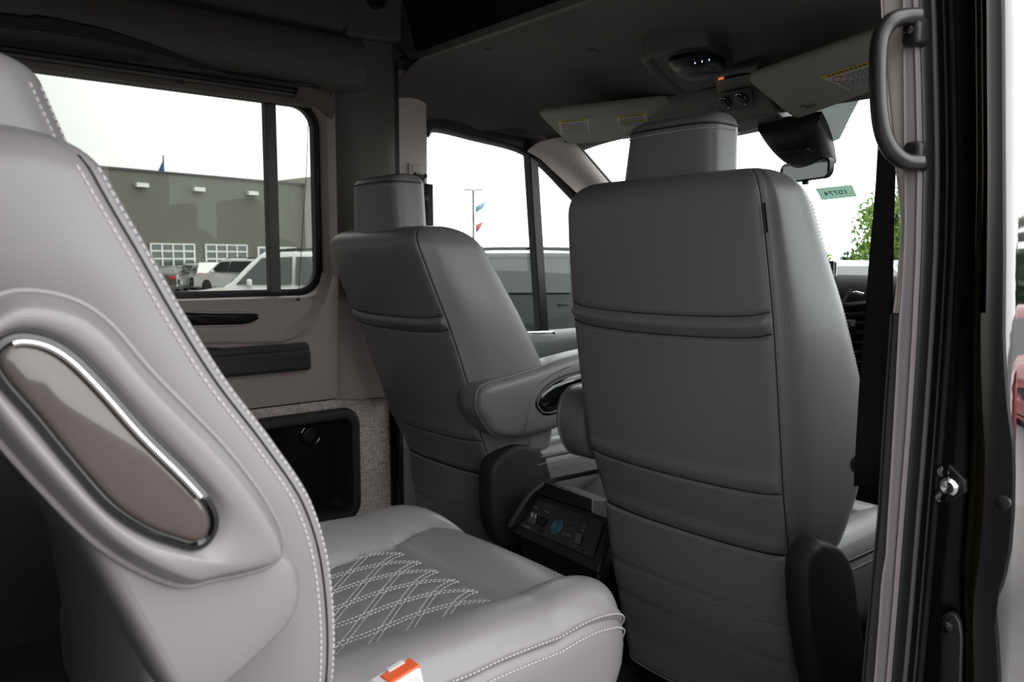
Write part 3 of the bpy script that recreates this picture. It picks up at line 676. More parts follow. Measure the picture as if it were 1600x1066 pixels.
# driver visor
zA, zB = 1.475, 1.405
A = at(838, 172, z=zA); B = at(1046, 150, z=zA + .03); D = at(888, 222, z=zB)
def onplane(px, py, P0, nn):
    v = Vector(ray(px, py)); c0 = Vector(CAM); return c0 + v * ((Vector(P0) - c0).dot(nn) / v.dot(nn))
def nrm3(A, B, D):
    n_ = (Vector(B) - Vector(A)).cross(Vector(D) - Vector(A)).normalized(); return -n_ if n_.z > 0 else n_
Cc = tuple(np.array(D) + (np.array(B) - np.array(A)) * 1.12)
t, c_, n_, th = visor('sun_visor', rounded_quad(A, B, Cc, D), .012, 'pale vinyl sun visor with two warning labels above the driver side of the windshield', 'L')
U = (Vector(Cc) - Vector(D)).normalized(); V0 = (Vector(D) - Vector(A)).normalized()
nn = U.cross(V0).normalized(); nn = -nn if nn.z > 0 else nn
def onplane(px, py, P0, nn):
    v = Vector(ray(px, py)); c0 = Vector(CAM); return c0 + v * ((Vector(P0) - c0).dot(nn) / v.dot(nn))
P0 = Vector(A) + nn * .0122
a0, a1, a2 = onplane(872, 189, P0, nn), onplane(919, 185, P0, nn), onplane(903, 208, P0, nn)
U1 = (a1 - a0).normalized(); V1 = (a2 - a0); V1 = (V1 - U1 * V1.dot(U1)); hh = V1.length; V1.normalize()
label_on(t, a0, U1, V1, (a1 - a0).length, hh, [(0, (a1 - a0).length, 0, hh * .14)], 'a')
b0, b1, b2 = onplane(964, 182, P0, nn), onplane(1010, 177, P0, nn), onplane(990, 196, P0, nn)
U2 = (b1 - b0).normalized(); V2 = (b2 - b0); V2 = (V2 - U2 * V2.dot(U2)); hh = V2.length; V2.normalize(); w_ = (b1 - b0).length
label_on(t, b0, U2, V2, w_, hh, [(0, w_, 0, hh * .16), (0, w_, hh * .55, hh * .66)], 'b')
MB().tube([Vector(A) + Vector((.02, .03, .0)), Vector(A) + Vector((-.03, .06, .012))], .006, 8).build('hinge_rod', 'console', t)
# passenger visor
A = at(1165, 118, z=1.462); B = at(1385, 40, z=1.495); D = at(1243, 182, z=1.400); Cc = tuple(onplane(1400, 122, A, nrm3(A, B, D)))
t, c_, n_, th = visor('sun_visor', rounded_quad(A, B, Cc, D), .012, 'pale vinyl sun visor with one warning label above the passenger side of the windshield', 'R')
nn = (Vector(B) - Vector(A)).cross(Vector(D) - Vector(A)).normalized(); nn = -nn if nn.z > 0 else nn
P0 = Vector(A) + nn * .0122
a0, a1, a2 = onplane(1281, 120, P0, nn), onplane(1362, 94, P0, nn), onplane(1328, 141, P0, nn)
U1 = (a1 - a0).normalized(); V1 = (a2 - a0); V1 = (V1 - U1 * V1.dot(U1)); hh = V1.length; V1.normalize()
label_on(t, a0, U1, V1, (a1 - a0).length, hh, [(0, (a1 - a0).length, 0, hh * .15)], 'a')
MB().tube([onplane(1252, 165, P0, nn), onplane(1262, 168, P0, nn), onplane(1274, 163, P0, nn)], .006, 8).build('clip', 'console', t)

# ------------------------------------------------ overhead console
t = empty('overhead_console', (.0, 1.95, 1.5), 'long grey overhead console with a black tinted lens and two round dials between the visors', 'overhead console')
h0 = 1.50
rim = [at(*p, z=z_) for p, z_ in (((1004, 97), 1.545), ((1030, 80), 1.555), ((1092, 68), 1.565), ((1118, 76), 1.56), ((1170, 118), 1.535), ((1168, 150), 1.50), ((1128, 168), 1.475), ((1098, 175), 1.475))]
cR = sum(rim) / len(rim)
pts = catmull(rim, 5, True)
rows = []
for s_, dz in ((1.0, .05), (1.0, .004), (.985, -.008), (.95, -.012), (.90, -.008), (.84, .006)): rows.append([tuple(cR + (p - cR) * np.array([s_, s_, 1]) + np.array([0, 0, dz])) for p in pts])
MB().grid(rows, closed_u=True, cap=True).build('shell', 'console', t)
lens = [at(*p, z=z_) for p, z_ in (((1045, 97), 1.528), ((1072, 88), 1.53), ((1105, 86), 1.53), ((1136, 99), 1.522), ((1120, 111), 1.51), ((1090, 121), 1.502), ((1066, 118), 1.508))]
cL = sum(lens) / len(lens); pts = catmull(lens, 5, True)
MB().grid([[tuple(cL + (p - cL) * s_ + np.array([0, 0, dz])) for p in pts] for s_, dz in ((1, .01), (1, -.004), (.9, -.012), (.5, -.016), (.1, -.017))], closed_u=True, cap=True).build('tinted_lens', mat('smoked_lens', (.006, .007, .014), .35), t)
for (px, py) in ((1086, 98.5), (1097, 96), (1108, 93.5)):
    MB().lathe([(.0013, .002), (.0013, -.002), (0, -.003)], at(px, py, z=1.505), 'z', 10).build('indicator_light', 'bled', t)
oc = empty('map_light_console', (-.05, 2.2, 1.42), 'grey roof console with two chrome ringed dials and map lights above the windshield', 'overhead console')
def quad_shell(cs, dz=.03):
    P = [Vector(p) for p in cs]; return P
F_ = [at(1112, 118, y=2.02), at(1182, 104, y=1.99), at(1215, 178, y=2.16), at(1134, 196, y=2.16)]
pts = [Vector(p) for p in F_]
up_ = Vector((0, .05, .06))
MB().add([tuple(p) for p in pts] + [tuple(p + up_) for p in pts], [(0, 1, 2, 3), (7, 6, 5, 4), (0, 4, 5, 1), (1, 5, 6, 2), (2, 6, 7, 3), (3, 7, 4, 0)]).build('front_face', 'console', oc, bevel=.012, seg=4)
G_ = [pts[3], pts[2], Vector(at(1236, 197, y=2.30)), Vector(at(1140, 216, y=2.30))]
MB().add([tuple(p) for p in G_] + [tuple(p + Vector((0, 0, .05))) for p in G_], [(0, 1, 2, 3), (7, 6, 5, 4), (0, 4, 5, 1), (1, 5, 6, 2), (2, 6, 7, 3), (3, 7, 4, 0)]).build('lower_face', 'console', oc, bevel=.006, seg=3)
nf = (pts[1] - pts[0]).cross(pts[3] - pts[0]).normalized(); nf = -nf if nf.y > 0 else nf
def of(px, py, h_): return onplane(px, py, pts[0] + nf * h_, nf)
K = [of(*p, .0005) for p in ((1122, 146), (1174, 136), (1180, 166), (1124, 176))]
K = rounded_quad(*K, r=.010)
kn = len(K); MB().add([tuple(p + nf * .003) for p in K] + [tuple(p) for p in K], [tuple(range(kn)), tuple(range(2 * kn - 1, kn - 1, -1))] + [(i, (i + 1) % kn, kn + (i + 1) % kn, kn + i) for i in range(kn)]).build('dial_panel', 'black', oc)
for (px, py) in ((1133.5, 160), (1159, 154)):
    c_ = of(px, py, .004); e1_ = (pts[1] - pts[0]).normalized(); e2_ = nf.cross(e1_)
    circ = lambda rad, h_: [tuple(c_ + e1_ * rad * math.cos(a_) + e2_ * rad * math.sin(a_) + nf * h_) for a_ in np.linspace(0, 2 * math.pi, 25)[:-1]]
    d_ = MB().grid([circ(.0175, 0), circ(.0165, .010), (circ(.013, .011)), circ(.001, .010)], closed_u=True, cap=True).build('dial', 'black', oc)
    MB().tube(circ(.0190, .004), .0013, 6, closed=True).build('chrome_ring', 'chrome', d_)
i_ = MB().box(of(1128, 122.5, .003), (.022, .004, .006)); i_.build('orange_indicator', 'oled', oc)
MB().box(of(1152, 118, .002), (.09, .004, .007), (0, 0, 0)).build('display_slot', 'gloss', oc)
ng = (G_[1] - G_[0]).cross(G_[3] - G_[0]).normalized(); ng = -ng if ng.z > 0 else ng
for cs in (((1138, 203), (1150, 201), (1158, 209), (1144, 211)), ((1192, 194), (1214, 190), (1226, 199), (1204, 203))):
    Q = [onplane(*p, G_[0] + ng * .0008, ng) for p in cs]
    MB().add([tuple(p + ng * .001) for p in Q] + [tuple(p) for p in Q], [(0, 1, 2, 3), (7, 6, 5, 4), (0, 4, 5, 1), (1, 5, 6, 2), (2, 6, 7, 3), (3, 7, 4, 0)]).build('map_light', mat('lamp_lens', (.22, .22, .25), .25, coat=.5), oc)
# black bracket area behind driver visor
# inner header over the windshield with visor clips
rows = []
for s in np.linspace(-1, 1, 25):
    x = s * .87; d_ = .09 * abs(s) ** 2.5
    rows.append([(x, 2.10 - d_, 1.505), (x, 2.13 - d_, 1.475), (x, 2.17 - d_, 1.442), (x, 2.195 - d_, 1.420), (x, 2.215 - d_, 1.425)])
structure('trim_27', MB().grid(rows), 'console', solid=.008)

# ------------------------------------------------ rear-view mirror and sensor cover
t = empty('sensor_cover', (.08, 2.3, 1.32), 'black sensor housing fixed to the windshield above the mirror', 'sensor housing')
rows = []
for f in np.linspace(0, 1, 12):
    y = 2.22 + .20 * f; z = ws(0, y)[2] - .002; dep = .065 * math.sin(math.pi * min(1, .25 + f * .75)) ** .7 + .012; hw = .105 - .055 * f ** 1.6
    cx = .06
    prof_ = [(-1, 0), (-.92, .55), (-.6, .92), (0, 1), (.6, .92), (.92, .55), (1, 0)]
    rows.append([tuple(p) for p in catmull([(cx + a_ * hw, y - .25 * dep * b_, z - dep * b_) for a_, b_ in prof_], 4)])
MB().grid(rows, cap=True).build('housing', 'black', t, sharp=70)
for q_ in ((.02, .06), (.075, .115)):
    MB().bx(q_[0], q_[1], 2.235, 2.285, 1.305, 1.309).build('button', 'softblack', t)
t = empty('rear_view_mirror', (.04, 2.33, 1.25), 'black framed rear-view mirror hanging under the sensor housing', 'mirror')
c0 = Vector(at(1256, 267, y=2.33)); fw = Vector((-.35, -1, .0)).normalized(); ex = fw.cross(Vector((0, 0, 1))).normalized() * -1; ez = ex.cross(fw).normalized(); ez = -ez if ez.z < 0 else ez
ol = [c0 + ex * a_ + ez * b_ for a_, b_ in rrect(-.112, .112, -.031, .031, .02, 6, rs=[.018, .024, .024, .03])]
def sc(P, c, s): return [tuple(c + (Vector(p) - c) * s) for p in P]
MB().grid([sc(ol, c0 - fw * .035, .6) and [tuple(Vector(p) - fw * .035) for p in sc(ol, c0, .7)], [tuple(Vector(p) - fw * .02) for p in sc(ol, c0, .97)], [tuple(Vector(p)) for p in sc(ol, c0, 1.0)], [tuple(Vector(p) + fw * .003) for p in sc(ol, c0, .975)], [tuple(Vector(p) + fw * .001) for p in sc(ol, c0, .95)]], closed_u=True, cap=True).build('housing', 'black', t)
olg = [c0 + ex * a_ + ez * b_ for a_, b_ in rrect(-.106, .106, -.0265, .0265, .016, 6)]
MB().grid([[tuple(Vector(p) + fw * .001) for p in olg], [tuple(Vector(p) + fw * .0035) for p in olg]], closed_u=True, cap=True).build('glass', 'mirror', t)
MB().tube([c0 - fw * .02 + ez * .01, c0 - fw * .05 + ez * .05, Vector((.055, 2.33, 1.30))], .009, 8).build('stalk', 'black', t)
MB().box(c0 - ez * .036 - fw * .008, (.018, .012, .012)).build('tab', 'black', t, bevel=.002)

# windshield sticker with mirrored number
sc0 = np.array(at(1306, 300, y=2.52))
ty = 2.2 + (1.422 - sc0[2]) / .615
yS = 2.46
for _ in range(20):
    p_ = at(1306, 300, y=yS); yS = 2.2 + (1.422 - p_[2]) / .615
c_ = Vector(at(1306, 300, y=yS)); nrm = Vector((0, -.615, -1)).normalized(); up_ = Vector((0, -1, .615)).normalized(); rt = Vector((1, 0, 0))
def wsp(px, py):
    P_ = c_ + nrm * .004; return onplane(px, py, P_, nrm)
Q = [wsp(1274, 295), wsp(1331, 289), wsp(1339, 307), wsp(1284, 313)]
t = empty('windshield_sticker', tuple(c_), 'pale green sticker on the windshield with the number 10774 seen mirrored', 'sticker')
MB().add([tuple(p) for p in Q] + [tuple(p + nrm * -.0008) for p in Q], [(0, 1, 2, 3), (7, 6, 5, 4), (0, 4, 5, 1), (1, 5, 6, 2), (2, 6, 7, 3), (3, 7, 4, 0)]).build('film', 'sticker', t, smooth=False)
def text_mesh(txt, name, m, parent, origin, ux, uy, size, mirror=False):
    cu = bpy.data.curves.new(name, 'FONT'); cu.body = txt; cu.size = 1; cu.extrude = .01; cu.align_x = 'CENTER'; cu.align_y = 'CENTER'; cu.resolution_u = 3
    tmp = bpy.data.objects.new('tmp', cu); COL.objects.link(tmp); bpy.context.view_layer.update()
    me = bpy.data.meshes.new_from_object(tmp.evaluated_get(bpy.context.evaluated_depsgraph_get()))
    COL.objects.unlink(tmp); bpy.data.objects.remove(tmp); bpy.data.curves.remove(cu)
    ux = Vector(ux).normalized(); uy = Vector(uy).normalized(); uz = ux.cross(uy)
    for v in me.vertices:
        x, y, z = v.co * size
        if mirror: x = -x
        v.co = Vector(origin) + ux * x + uy * y + uz * z
    me.materials.clear(); me.materials.append(M[m]); o = bpy.data.objects.new(name, me); COL.objects.link(o)
    if parent is not None: o.parent = parent; o.matrix_parent_inverse = wm(parent).inverted()
    return o
ux = (Q[1] - Q[0]); uy = (Q[0] - Q[3]) * .6 + (Q[1] - Q[2]) * .4
text_mesh('10774', 'number', 'stickink', t, (Q[0] + Q[1] + Q[2] + Q[3]) / 4 + nrm * .0012, ux, uy, .034, mirror=True)

# ------------------------------------------------ dashboard
t = empty('dashboard', (0, 2.6, .5), 'black dashboard with air vents below the windshield', 'dashboard')
P = [(3.0, .86), (2.85, .905), (2.65, .915), (2.52, .905), (2.46, .875), (2.44, .82), (2.46, .70), (2.50, .60), (2.56, .50), (2.60, .30), (3.0, .30)]
rows = []
for s in np.linspace(-1, 1, 21): rows.append([(s * .86, p[0], p[1] + .012 * math.cos(s * 3)) for p in catmull(P, 4)])
MB().grid(rows, cap=True).build('body', mat('matt_dash_skin', (.012, .012, .013), .85, spec=.15), t)
for (px0, px1, py0) in ((1318, 1352, 478),):
    for k in range(7):
        a_ = at(px0 + 2, py0 + k * 15, y=2.435); b_ = at(px1 + 8, py0 - 4 + k * 15, y=2.43)
        MB().tube([a_, b_], .009, 8, flat=.018).build('vent_slat', 'black', t)
MB().tube([at(1326, 460, y=2.43), at(1338, 457, y=2.42), at(1350, 460, y=2.42)], .004, 8).build('trim_bead', 'chrome', t)
MB().tube([at(1300, 520, y=2.42), at(1318, 470, y=2.42), at(1330, 452, y=2.43)], .005, 8).build('vent_frame', 'trimlow', t)
MB().box(at(1325, 505, y=2.41), (.04, .03, .022)).build('vent_tab', 'trimlow', t, bevel=.003)
cs_ = empty('centre_screen', (.06, 2.44, .95), 'upright black framed touch screen on the dashboard, lit pale blue', 'screen')
a_ = at(1308, 407, y=2.42)
MB().bx(-.12, a_[0], 2.40, 2.424, .845, .975).build('frame', 'gloss', cs_, bevel=.006)
MB().bx(-.11, a_[0] - .011, 2.397, 2.401, .853, .966).build('display', 'screen', cs_, smooth=False)

# ------------------------------------------------ passenger shoulder belt
rows = []
for (pl_, pr_, py) in ((1388, 1408, 60), (1373, 1401, 200), (1368, 1399, 290), (1363, 1397, 350), (1357, 1396, 420), (1351, 1394, 500), (1343, 1390, 600), (1337, 1386, 700), (1334, 1380, 760)):
    rows.append([tuple(at(pl_, py, y=1.19)), tuple(at((pl_ + pr_) / 2, py, y=1.192)), tuple(at(pr_, py, y=1.20))])
tag(MB().grid([[tuple(p) for p in catmull(r_, 3)] for r_ in rows]).build('seat_belt', 'belt', solid=.0015), 'wide black shoulder belt hanging down beside the passenger seat by the right pillar', 'seat belt')
tag(MB().tube([at(1345, 727, y=1.28), at(1378, 733, y=1.22)], .018, 12).build('belt_guide', 'black'), 'black plastic belt guide bar beside the passenger seat', 'belt guide')

# ================================================================== SEATS
class Back:
    """upholstered backrest: horizontal sections through a table of (z, rear y, rear half width, front y, widest half width)"""
    K = 9
    def __init__(s, xc, tab, z0, z1, dome=.07, lips=(), lipz=None):
        s.xc, s.tab, s.z0, s.z1, s.dome, s.lips, s.lipz = xc, tab, z0, z1, dome, lips, lipz
    def ctrl(s, z):
        yb, wb, yf, wf = [interp(s.tab, min(z, s.z1), j) for j in (1, 2, 3, 4)]
        d = yf - yb
        h = [(0, yb - .004), (.45 * wb, yb - .002), (.80 * wb, yb + .004), (.955 * wb, yb + .012), (wb + .001, yb + .034),
             (wb + (wf - wb) * .45 + .004, yb + .30 * d), (wf, yb + .62 * d), (wf + .001, yf - .035), (wf - .012, yf - .004), (wf - .045, yf), (wf - .095, yf - .032), (.42 * wf, yf - .055), (0, yf - .058)]
        return [np.array(p) for p in h + [(-x, y) for x, y in h[-2:0:-1]]]
    def pts(s, z, off=0):
        zt = z; C_ = s.ctrl(z); yb = interp(s.tab, min(z, s.z1), 1); yf = interp(s.tab, min(z, s.z1), 3); cy = yb * .45 + yf * .55
        k = 1.0
        zd = s.z1 - s.dome
        if z > zd:
            q = min(1, (z - zd) / s.dome); k = (1 - q ** 2.6) ** (1 / 2.6)
        ky = .25 + .75 * k if k > 0 else .25
        if z > zd: C_ = [np.array([p[0] * (1 - (1 - k) * .30), cy + (p[1] - cy) * k]) for p in C_]
        P = catmull(C_, s.K, True); n = len(P); out = []
        for i in range(n):
            t_ = P[(i + 1) % n] - P[i - 1]; L = np.linalg.norm(t_); nn = np.array([t_[1], -t_[0]]) / max(L, 1e-9)
            u = i / s.K; ub = u if u < 12 else 24 - u          # 0 rear centre .. 12 front centre
            o_ = off; w = max(0., min(1., (3.15 - ub) / .4))      # rear face weight
            zs_ = z + .010 * (1 - (min(ub, 3) / 3) ** 2)        # seams sag towards the middle
            for sz in s.lips: o_ -= .0045 * math.exp(-((zs_ - sz) / .0042) ** 2) * w; o_ += .0035 * math.exp(-((zs_ - sz - .02) / .014) ** 2) * w
            if s.lipz:
                zs2 = z + .014 * (1 - (min(ub, 3) / 3) ** 2)
                o_ += (.009 * math.exp(-((zs2 - s.lipz + .013) / .010) ** 2) - .005 * math.exp(-((zs2 - s.lipz - .004) / .0045) ** 2) - .006 * math.exp(-((zs2 - s.lipz + .033) / .005) ** 2)) * w
            o_ -= .003 * math.exp(-((ub - 3.35) / .10) ** 2)
            o_ -= .0025 * math.exp(-((ub - getattr(s, 'su', 7.9)) / .10) ** 2)
            P_ = P[i] + nn * o_
            out.append((s.xc + P_[0], P_[1], z))
        return out
    def at(s, u, z, off=0):
        P = s.pts(z, off); n = len(P); i = u * s.K; a = int(math.floor(i)) % n; f = i - math.floor(i)
        return tuple(np.array(P[a]) * (1 - f) + np.array(P[(a + 1) % n]) * f)
    def mesh(s, nz=110):
        zd = s.z1 - s.dome
        zs = list(np.linspace(s.z0, zd, nz)) + [zd + s.dome * math.sin(a) for a in np.linspace(0, math.pi / 2, 16)[1:-1]] + [s.z1 - .0004]
        for q in list(s.lips) + ([s.lipz, s.lipz - .033] if s.lipz else []): zs += list(np.linspace(q - .022, q + .016, 18))
        zs = sorted(z for z in set(zs))
        zb = [s.z0 - .0]
        rows = [s.pts(z) for z in zs]
        c0_ = np.mean(np.array(rows[0]), axis=0)
        low = [[tuple(c0_ + (np.array(p) - c0_) * f + np.array([0, 0, dz])) for p in rows[0]] for f, dz in ((.90, -.02), (.97, -.010))]
        return MB().grid(low + rows, closed_u=True, cap=True)
    def line(s, u, za, zb, off=.0, n=30): return [s.at(u, z, off) for z in np.linspace(za, zb, n)]
    def ring(s, z, u0, u1, off=0, n=30, sag=.010):
        return [s.at(u % 24, z - sag * (1 - (min(abs(u), 3) / 3) ** 2), off) for u in np.linspace(u0, u1, n)]

def headrest(parent, xc, y0, y1, z0, z1, hw, lean=0, name='headrest', seam=True, stitch=True):
    rows = []; n = 64
    def sec(z, k=1.0, s_=1.0):
        out = []
        hw_ = hw * (1 - .10 * (z - z0) / (z1 - z0)) * (1 - (1 - k) * .22) * s_; cy = (y0 + y1) / 2 + lean * (z - z0); hy = (y1 - y0) / 2 * k * s_
        for i in range(n):
            a = 2 * math.pi * i / n; c_, s2 = math.cos(a), math.sin(a); e = 2 / 3.6
            out.append((xc + hw_ * abs(c_) ** e * (1 if c_ > 0 else -1), cy + hy * abs(s2) ** e * (1 if s2 > 0 else -1), z))
        return out
    rows = [sec(z0 - .004, 1, .86), sec(z0 + .004, 1, .97)] + [sec(z) for z in np.linspace(z0 + .012, z1 - .03, 16)]
    for a in np.linspace(0, math.pi / 2, 10)[1:]: 
        q = math.sin(a); rows.append(sec(z1 - .03 + .03 * q, max(.02, (1 - q ** 3) ** (1 / 2.2)) if q < 1 else .02))
    o = MB().grid(rows, closed_u=True, cap=True).build(name, 'leather', parent, sharp=60)
    def edge(z, dz=0, grow=1.0, a0=-165, a1=-15):
        P = sec(z, 1, grow); cx, cy = xc, (y0 + y1) / 2 + lean * (z - z0)
        m_ = [P[i % n] for i in range(int(n * (a0 % 360) / 360), int(n * (a0 % 360) / 360) + int(n * (a1 - a0) / 360) + 1)]
        return [(p[0], p[1], p[2] + dz) for p in m_]
    if seam:
        sm = MB(); e_ = edge(z1 - .024, 0, 1.004, -200, 20); sm.tube(catmull(e_, 2), .0019, 6); sm.build('top_seam', 'leather_seam', o)
    if stitch:
        st = MB(); stitches(st, catmull(edge(z1 - .033, 0, 1.012, -195, 15), 3), .007, .0048, .0013)
        st.build('stitching', 'stitch', o)
    return o, sec

def cushion(parent, xc, y0, y1, hw, zt, zb, bol=.115, front=.14, quilt=True, name='seat_cushion', rise=.05, lean_f=.0):
    """seat cushion with a quilted centre, plain thigh pad, side bolsters and a rolled edge above a double stitched seam"""
    rc = .10
    def outline(u, k=1.0):                            # u 0..1 around the plan outline
        pass
    nx, ny = 91, 111
    def hgt(x, y):                                   # x -1..1 across, y 0..1 rear to front
        X = x * hw; Y = y0 + y * (y1 - y0)
        bi = hw - bol + .03 * max(0, (y - .62) / .38) # inner edge of the bolster
        e = abs(X) - bi
        h = .0
        rf = 1 - .62 * max(0, (y - .55) / .45) ** 1.3
        h += rise * rf * (1 - math.exp(-max(0, e) / .030)) if e > 0 else 0
        h += .016 * max(0, (y - .5) / .5)
        edge = hw - abs(X); h -= .030 * math.exp(-max(0, edge) / .016)
        ef = y1 - Y; h -= .055 * math.exp(-max(0, ef) / .035)
        if y > .72: h += .012 * math.sin(min(1, (y - .72) / .28) * math.pi)
        h -= .004 * math.exp(-(e / .005) ** 2)
        if e < 0: h -= .008 * math.exp(-((y - .72) / .012) ** 2)
        return h
    def corner(x, y):                                # pull the grid corners in to a rounded plan shape
        X = x * hw; Y = y0 + y * (y1 - y0)
        cx, cy = hw - rc, y1 - rc
        if abs(X) > 0 and Y > cy:
            fy = (Y - cy) / rc; lim = cx + rc * math.sqrt(max(0, 1 - (fy * .93) ** 2)) ; X = X / hw * min(hw, lim)
        X *= 1 - .05 * max(0, y - .5)
        Y += .02 * (1 - x * x) * y
        return X, Y
    def quilted(X, Y):
        Yr = Y - (y0 + .72 * (y1 - y0) + .008); a = ((X - interp([(-.5, 0), (-.07, .004), (0, .048)], Yr, 1)) / .0495) % 1; b = ((X - interp([(-.5, .37), (-.05, .008), (0, -.005)], Yr, 1)) / .0495) % 1
        return .0035 * (abs(math.sin(a * math.pi)) ** .5 * abs(math.sin(b * math.pi)) ** .5)
    rows = []; 
    for j in range(ny):
        y = j / (ny - 1); row = []
        for i in range(nx):
            x = -1 + 2 * i / (nx - 1); X, Y = corner(x, y); h = hgt(x, y)
            row.append((xc + X, Y, zt + h))
        rows.append(row)
    # side wall following the outline
    rim = [rows[j][0] for j in range(ny - 1, -1, -1)] + [rows[0][i] for i in range(1, nx)] + [rows[j][nx - 1] for j in range(1, ny)] + [rows[ny - 1][i] for i in range(nx - 2, 0, -1)]
    cx_ = np.array([xc, (y0 + y1) / 2, 0])
    def ringat(f, z): 
        out = []
        for p in rim:
            q = np.array(p); dv = q - cx_; dv[2] = 0; L = np.linalg.norm(dv); q2 = q + dv / L * f; zz_ = z if z is not None else q[2]
            out.append((q2[0], q2[1], zz_))
        return out
    zs_ = zt + rise - .036
    def rel(f, dz): return [(q[0], q[1], min(zs_, p[2] - .010) + dz) for p, q in zip(rim, ringat(f, 0))]
    walls = [rim] + [[(p[0], p[1], p[2] * (1 - f) + q[2] * f) for p, q in zip(ringat(g, None), rel(g, -.004))] for g, f in ((.004, .35), (.006, .7))]
    walls += [rel(.0055, -.006), rel(.001, -.010), rel(.006, -.015), rel(.008, -.04), ringat(.006, (zs_ - .06 + zb) / 2), ringat(.0, zb + .02), ringat(-.012, zb)]
    mb = MB(); mb.grid(rows); mb.grid(walls, closed_u=True); mb.add(ringat(-.012, zb), [tuple(range(len(rim)))])
    o = mb.build(name, 'leather', parent, sharp=50)
    # merge shared rim for smooth shading
    bm = bmesh.new(); bm.from_mesh(o.data); bmesh.ops.remove_doubles(bm, verts=bm.verts, dist=.0002); bmesh.ops.recalc_face_normals(bm, faces=bm.faces); bm.to_mesh(o.data); bm.free()
    st = MB()
    rg = lambda f, z: [p for p in ringat(f, z)]
    half = len(rim)
    seq = lambda R_: R_[ny + nx - 2:ny + nx - 2 + ny + nx - 2]      # right side, then front
    stitches(st, seq(rel(.0085, -.001)), .0062, .0045, .0011); stitches(st, seq(rel(.0095, -.021)), .0062, .0045, .0011)
    st.build('edge_stitching', 'stitch', o)
    # quilted inset
    y_in1 = .72; mbq = MB(); rows = []
    for j in range(131):
        y = .02 + (y_in1 - .02) * j / 130; row = []
        for i in range(101):
            x = (-1 + 2 * i / 100); X0 = x * (hw - bol - .002) / hw
            X, Y = corner(X0, y); e_ = min(1 - abs(x), (y_in1 - y) * 6, 1)
            row.append((xc + X, Y, zt + hgt(X0, y) + .0025 + quilted(X, Y) * min(1, e_ * 9) - .005 * (1 - min(1, e_ * 14))))
        rows.append(row)
    if quilt:
        q_ = mbq.grid(rows).build('quilted_panel', 'leather_perf', o, sharp=80)
        st = MB()
        def zq(X, Y):
            y = (Y - y0) / (y1 - y0); x = X / hw; y = y - .02 / (y1 - y0) * (1 - x * x) * y; return zt + hgt(x, min(y, .70)) + .0050
        W = hw - bol - .006; Y0, Y1 = y0 + .02 * (y1 - y0) + .01, y0 + y_in1 * (y1 - y0) + .008
        # two families of gently wavy double rows, crossing to make long diamonds
        fA = [(-.5, 0, 0), (-.20, .004, 0), (-.13, -.003, 0), (-.07, .004, 0), (-.035, .018, 0), (0, .048, 0)]
        fB = [(-.5, .37, 0), (-.24, .165, 0), (-.12, .062, 0), (-.05, .008, 0), (-.02, -.004, 0), (0, -.005, 0)]
        for fam in (fA, fB):
            for k in range(-14, 14):
                for dd in (-.0042, .0042):
                    path = []
                    for Yr in np.linspace(Y0 - Y1, 0, 90):
                        X = k * .0495 + dd * (1.0 if fam is fA else 1.25) + interp(fam, Yr, 1)
                        if abs(X) < W: path.append((xc + X, Y1 + Yr, zq(X, Y1 + Yr)))
                        elif len(path) > 3: stitches(st, path, .0068, .0048, .0009); path = []
                        else: path = []
                    if len(path) > 3: stitches(st, path, .0068, .0048, .0009)
        st.build('diamond_stitching', 'stitch', q_)
    return o

def armrest(parent, x0, x1, poly, seam=None, insert=None, ins_x=None, stitch_path=None, name='armrest', side=1):
    """poly: closed side outline in y-z; pads out to x1 with rolled edges"""
    xm = (x0 + x1) / 2; w = abs(x1 - x0) / 2; sg = 1 if x1 > x0 else -1
    rows = []
    for d, f in ((.030, -1.0), (.012, -.97), (.003, -.82), (0, -.5), (0, .45), (.0025, .75), (.009, .93), (.022, 1.0)):
        rows.append([(xm + sg * w * f, *p) for p in inset(poly, d)])
    c_ = np.mean(np.array(rows[-1]), axis=0)
    for f in (.8, .55, .3, .02): rows.append([tuple(c_ * (1 - f) + np.array(p) * f + np.array([sg * .0015 * (1 - f), 0, 0])) for p in rows[7]])
    o = MB().grid(rows, closed_u=True, cap=True).build(name, 'leather', parent, sharp=70)
    if seam: MB().tube([(xm + sg * w * .62, *p) for p in inset(poly, .0015)], .0028, 6, closed=True).build('piping', 'leather', o)
    if insert:
        xs = x1 + sg * .0005
        MB().grid([[(xs - sg * .004, *p) for p in inset(insert, -.008)], [(xs + sg * .002, *p) for p in inset(insert, -.005)], [(xs + sg * .0015, *p) for p in insert], [(xs - sg * .002, *p) for p in inset(insert, .003)]], closed_u=True).build('inlay_surround', 'gloss', o)
        MB().grid([[(xs - sg * .003, *p) for p in inset(insert, .001)], [(xs + sg * .0025, *p) for p in inset(insert, .006)], [(xs + sg * .0045, *p) for p in inset(insert, .018)]], closed_u=True, cap=True).build('glossy_inlay', 'gloss', o, sharp=70)
    return o

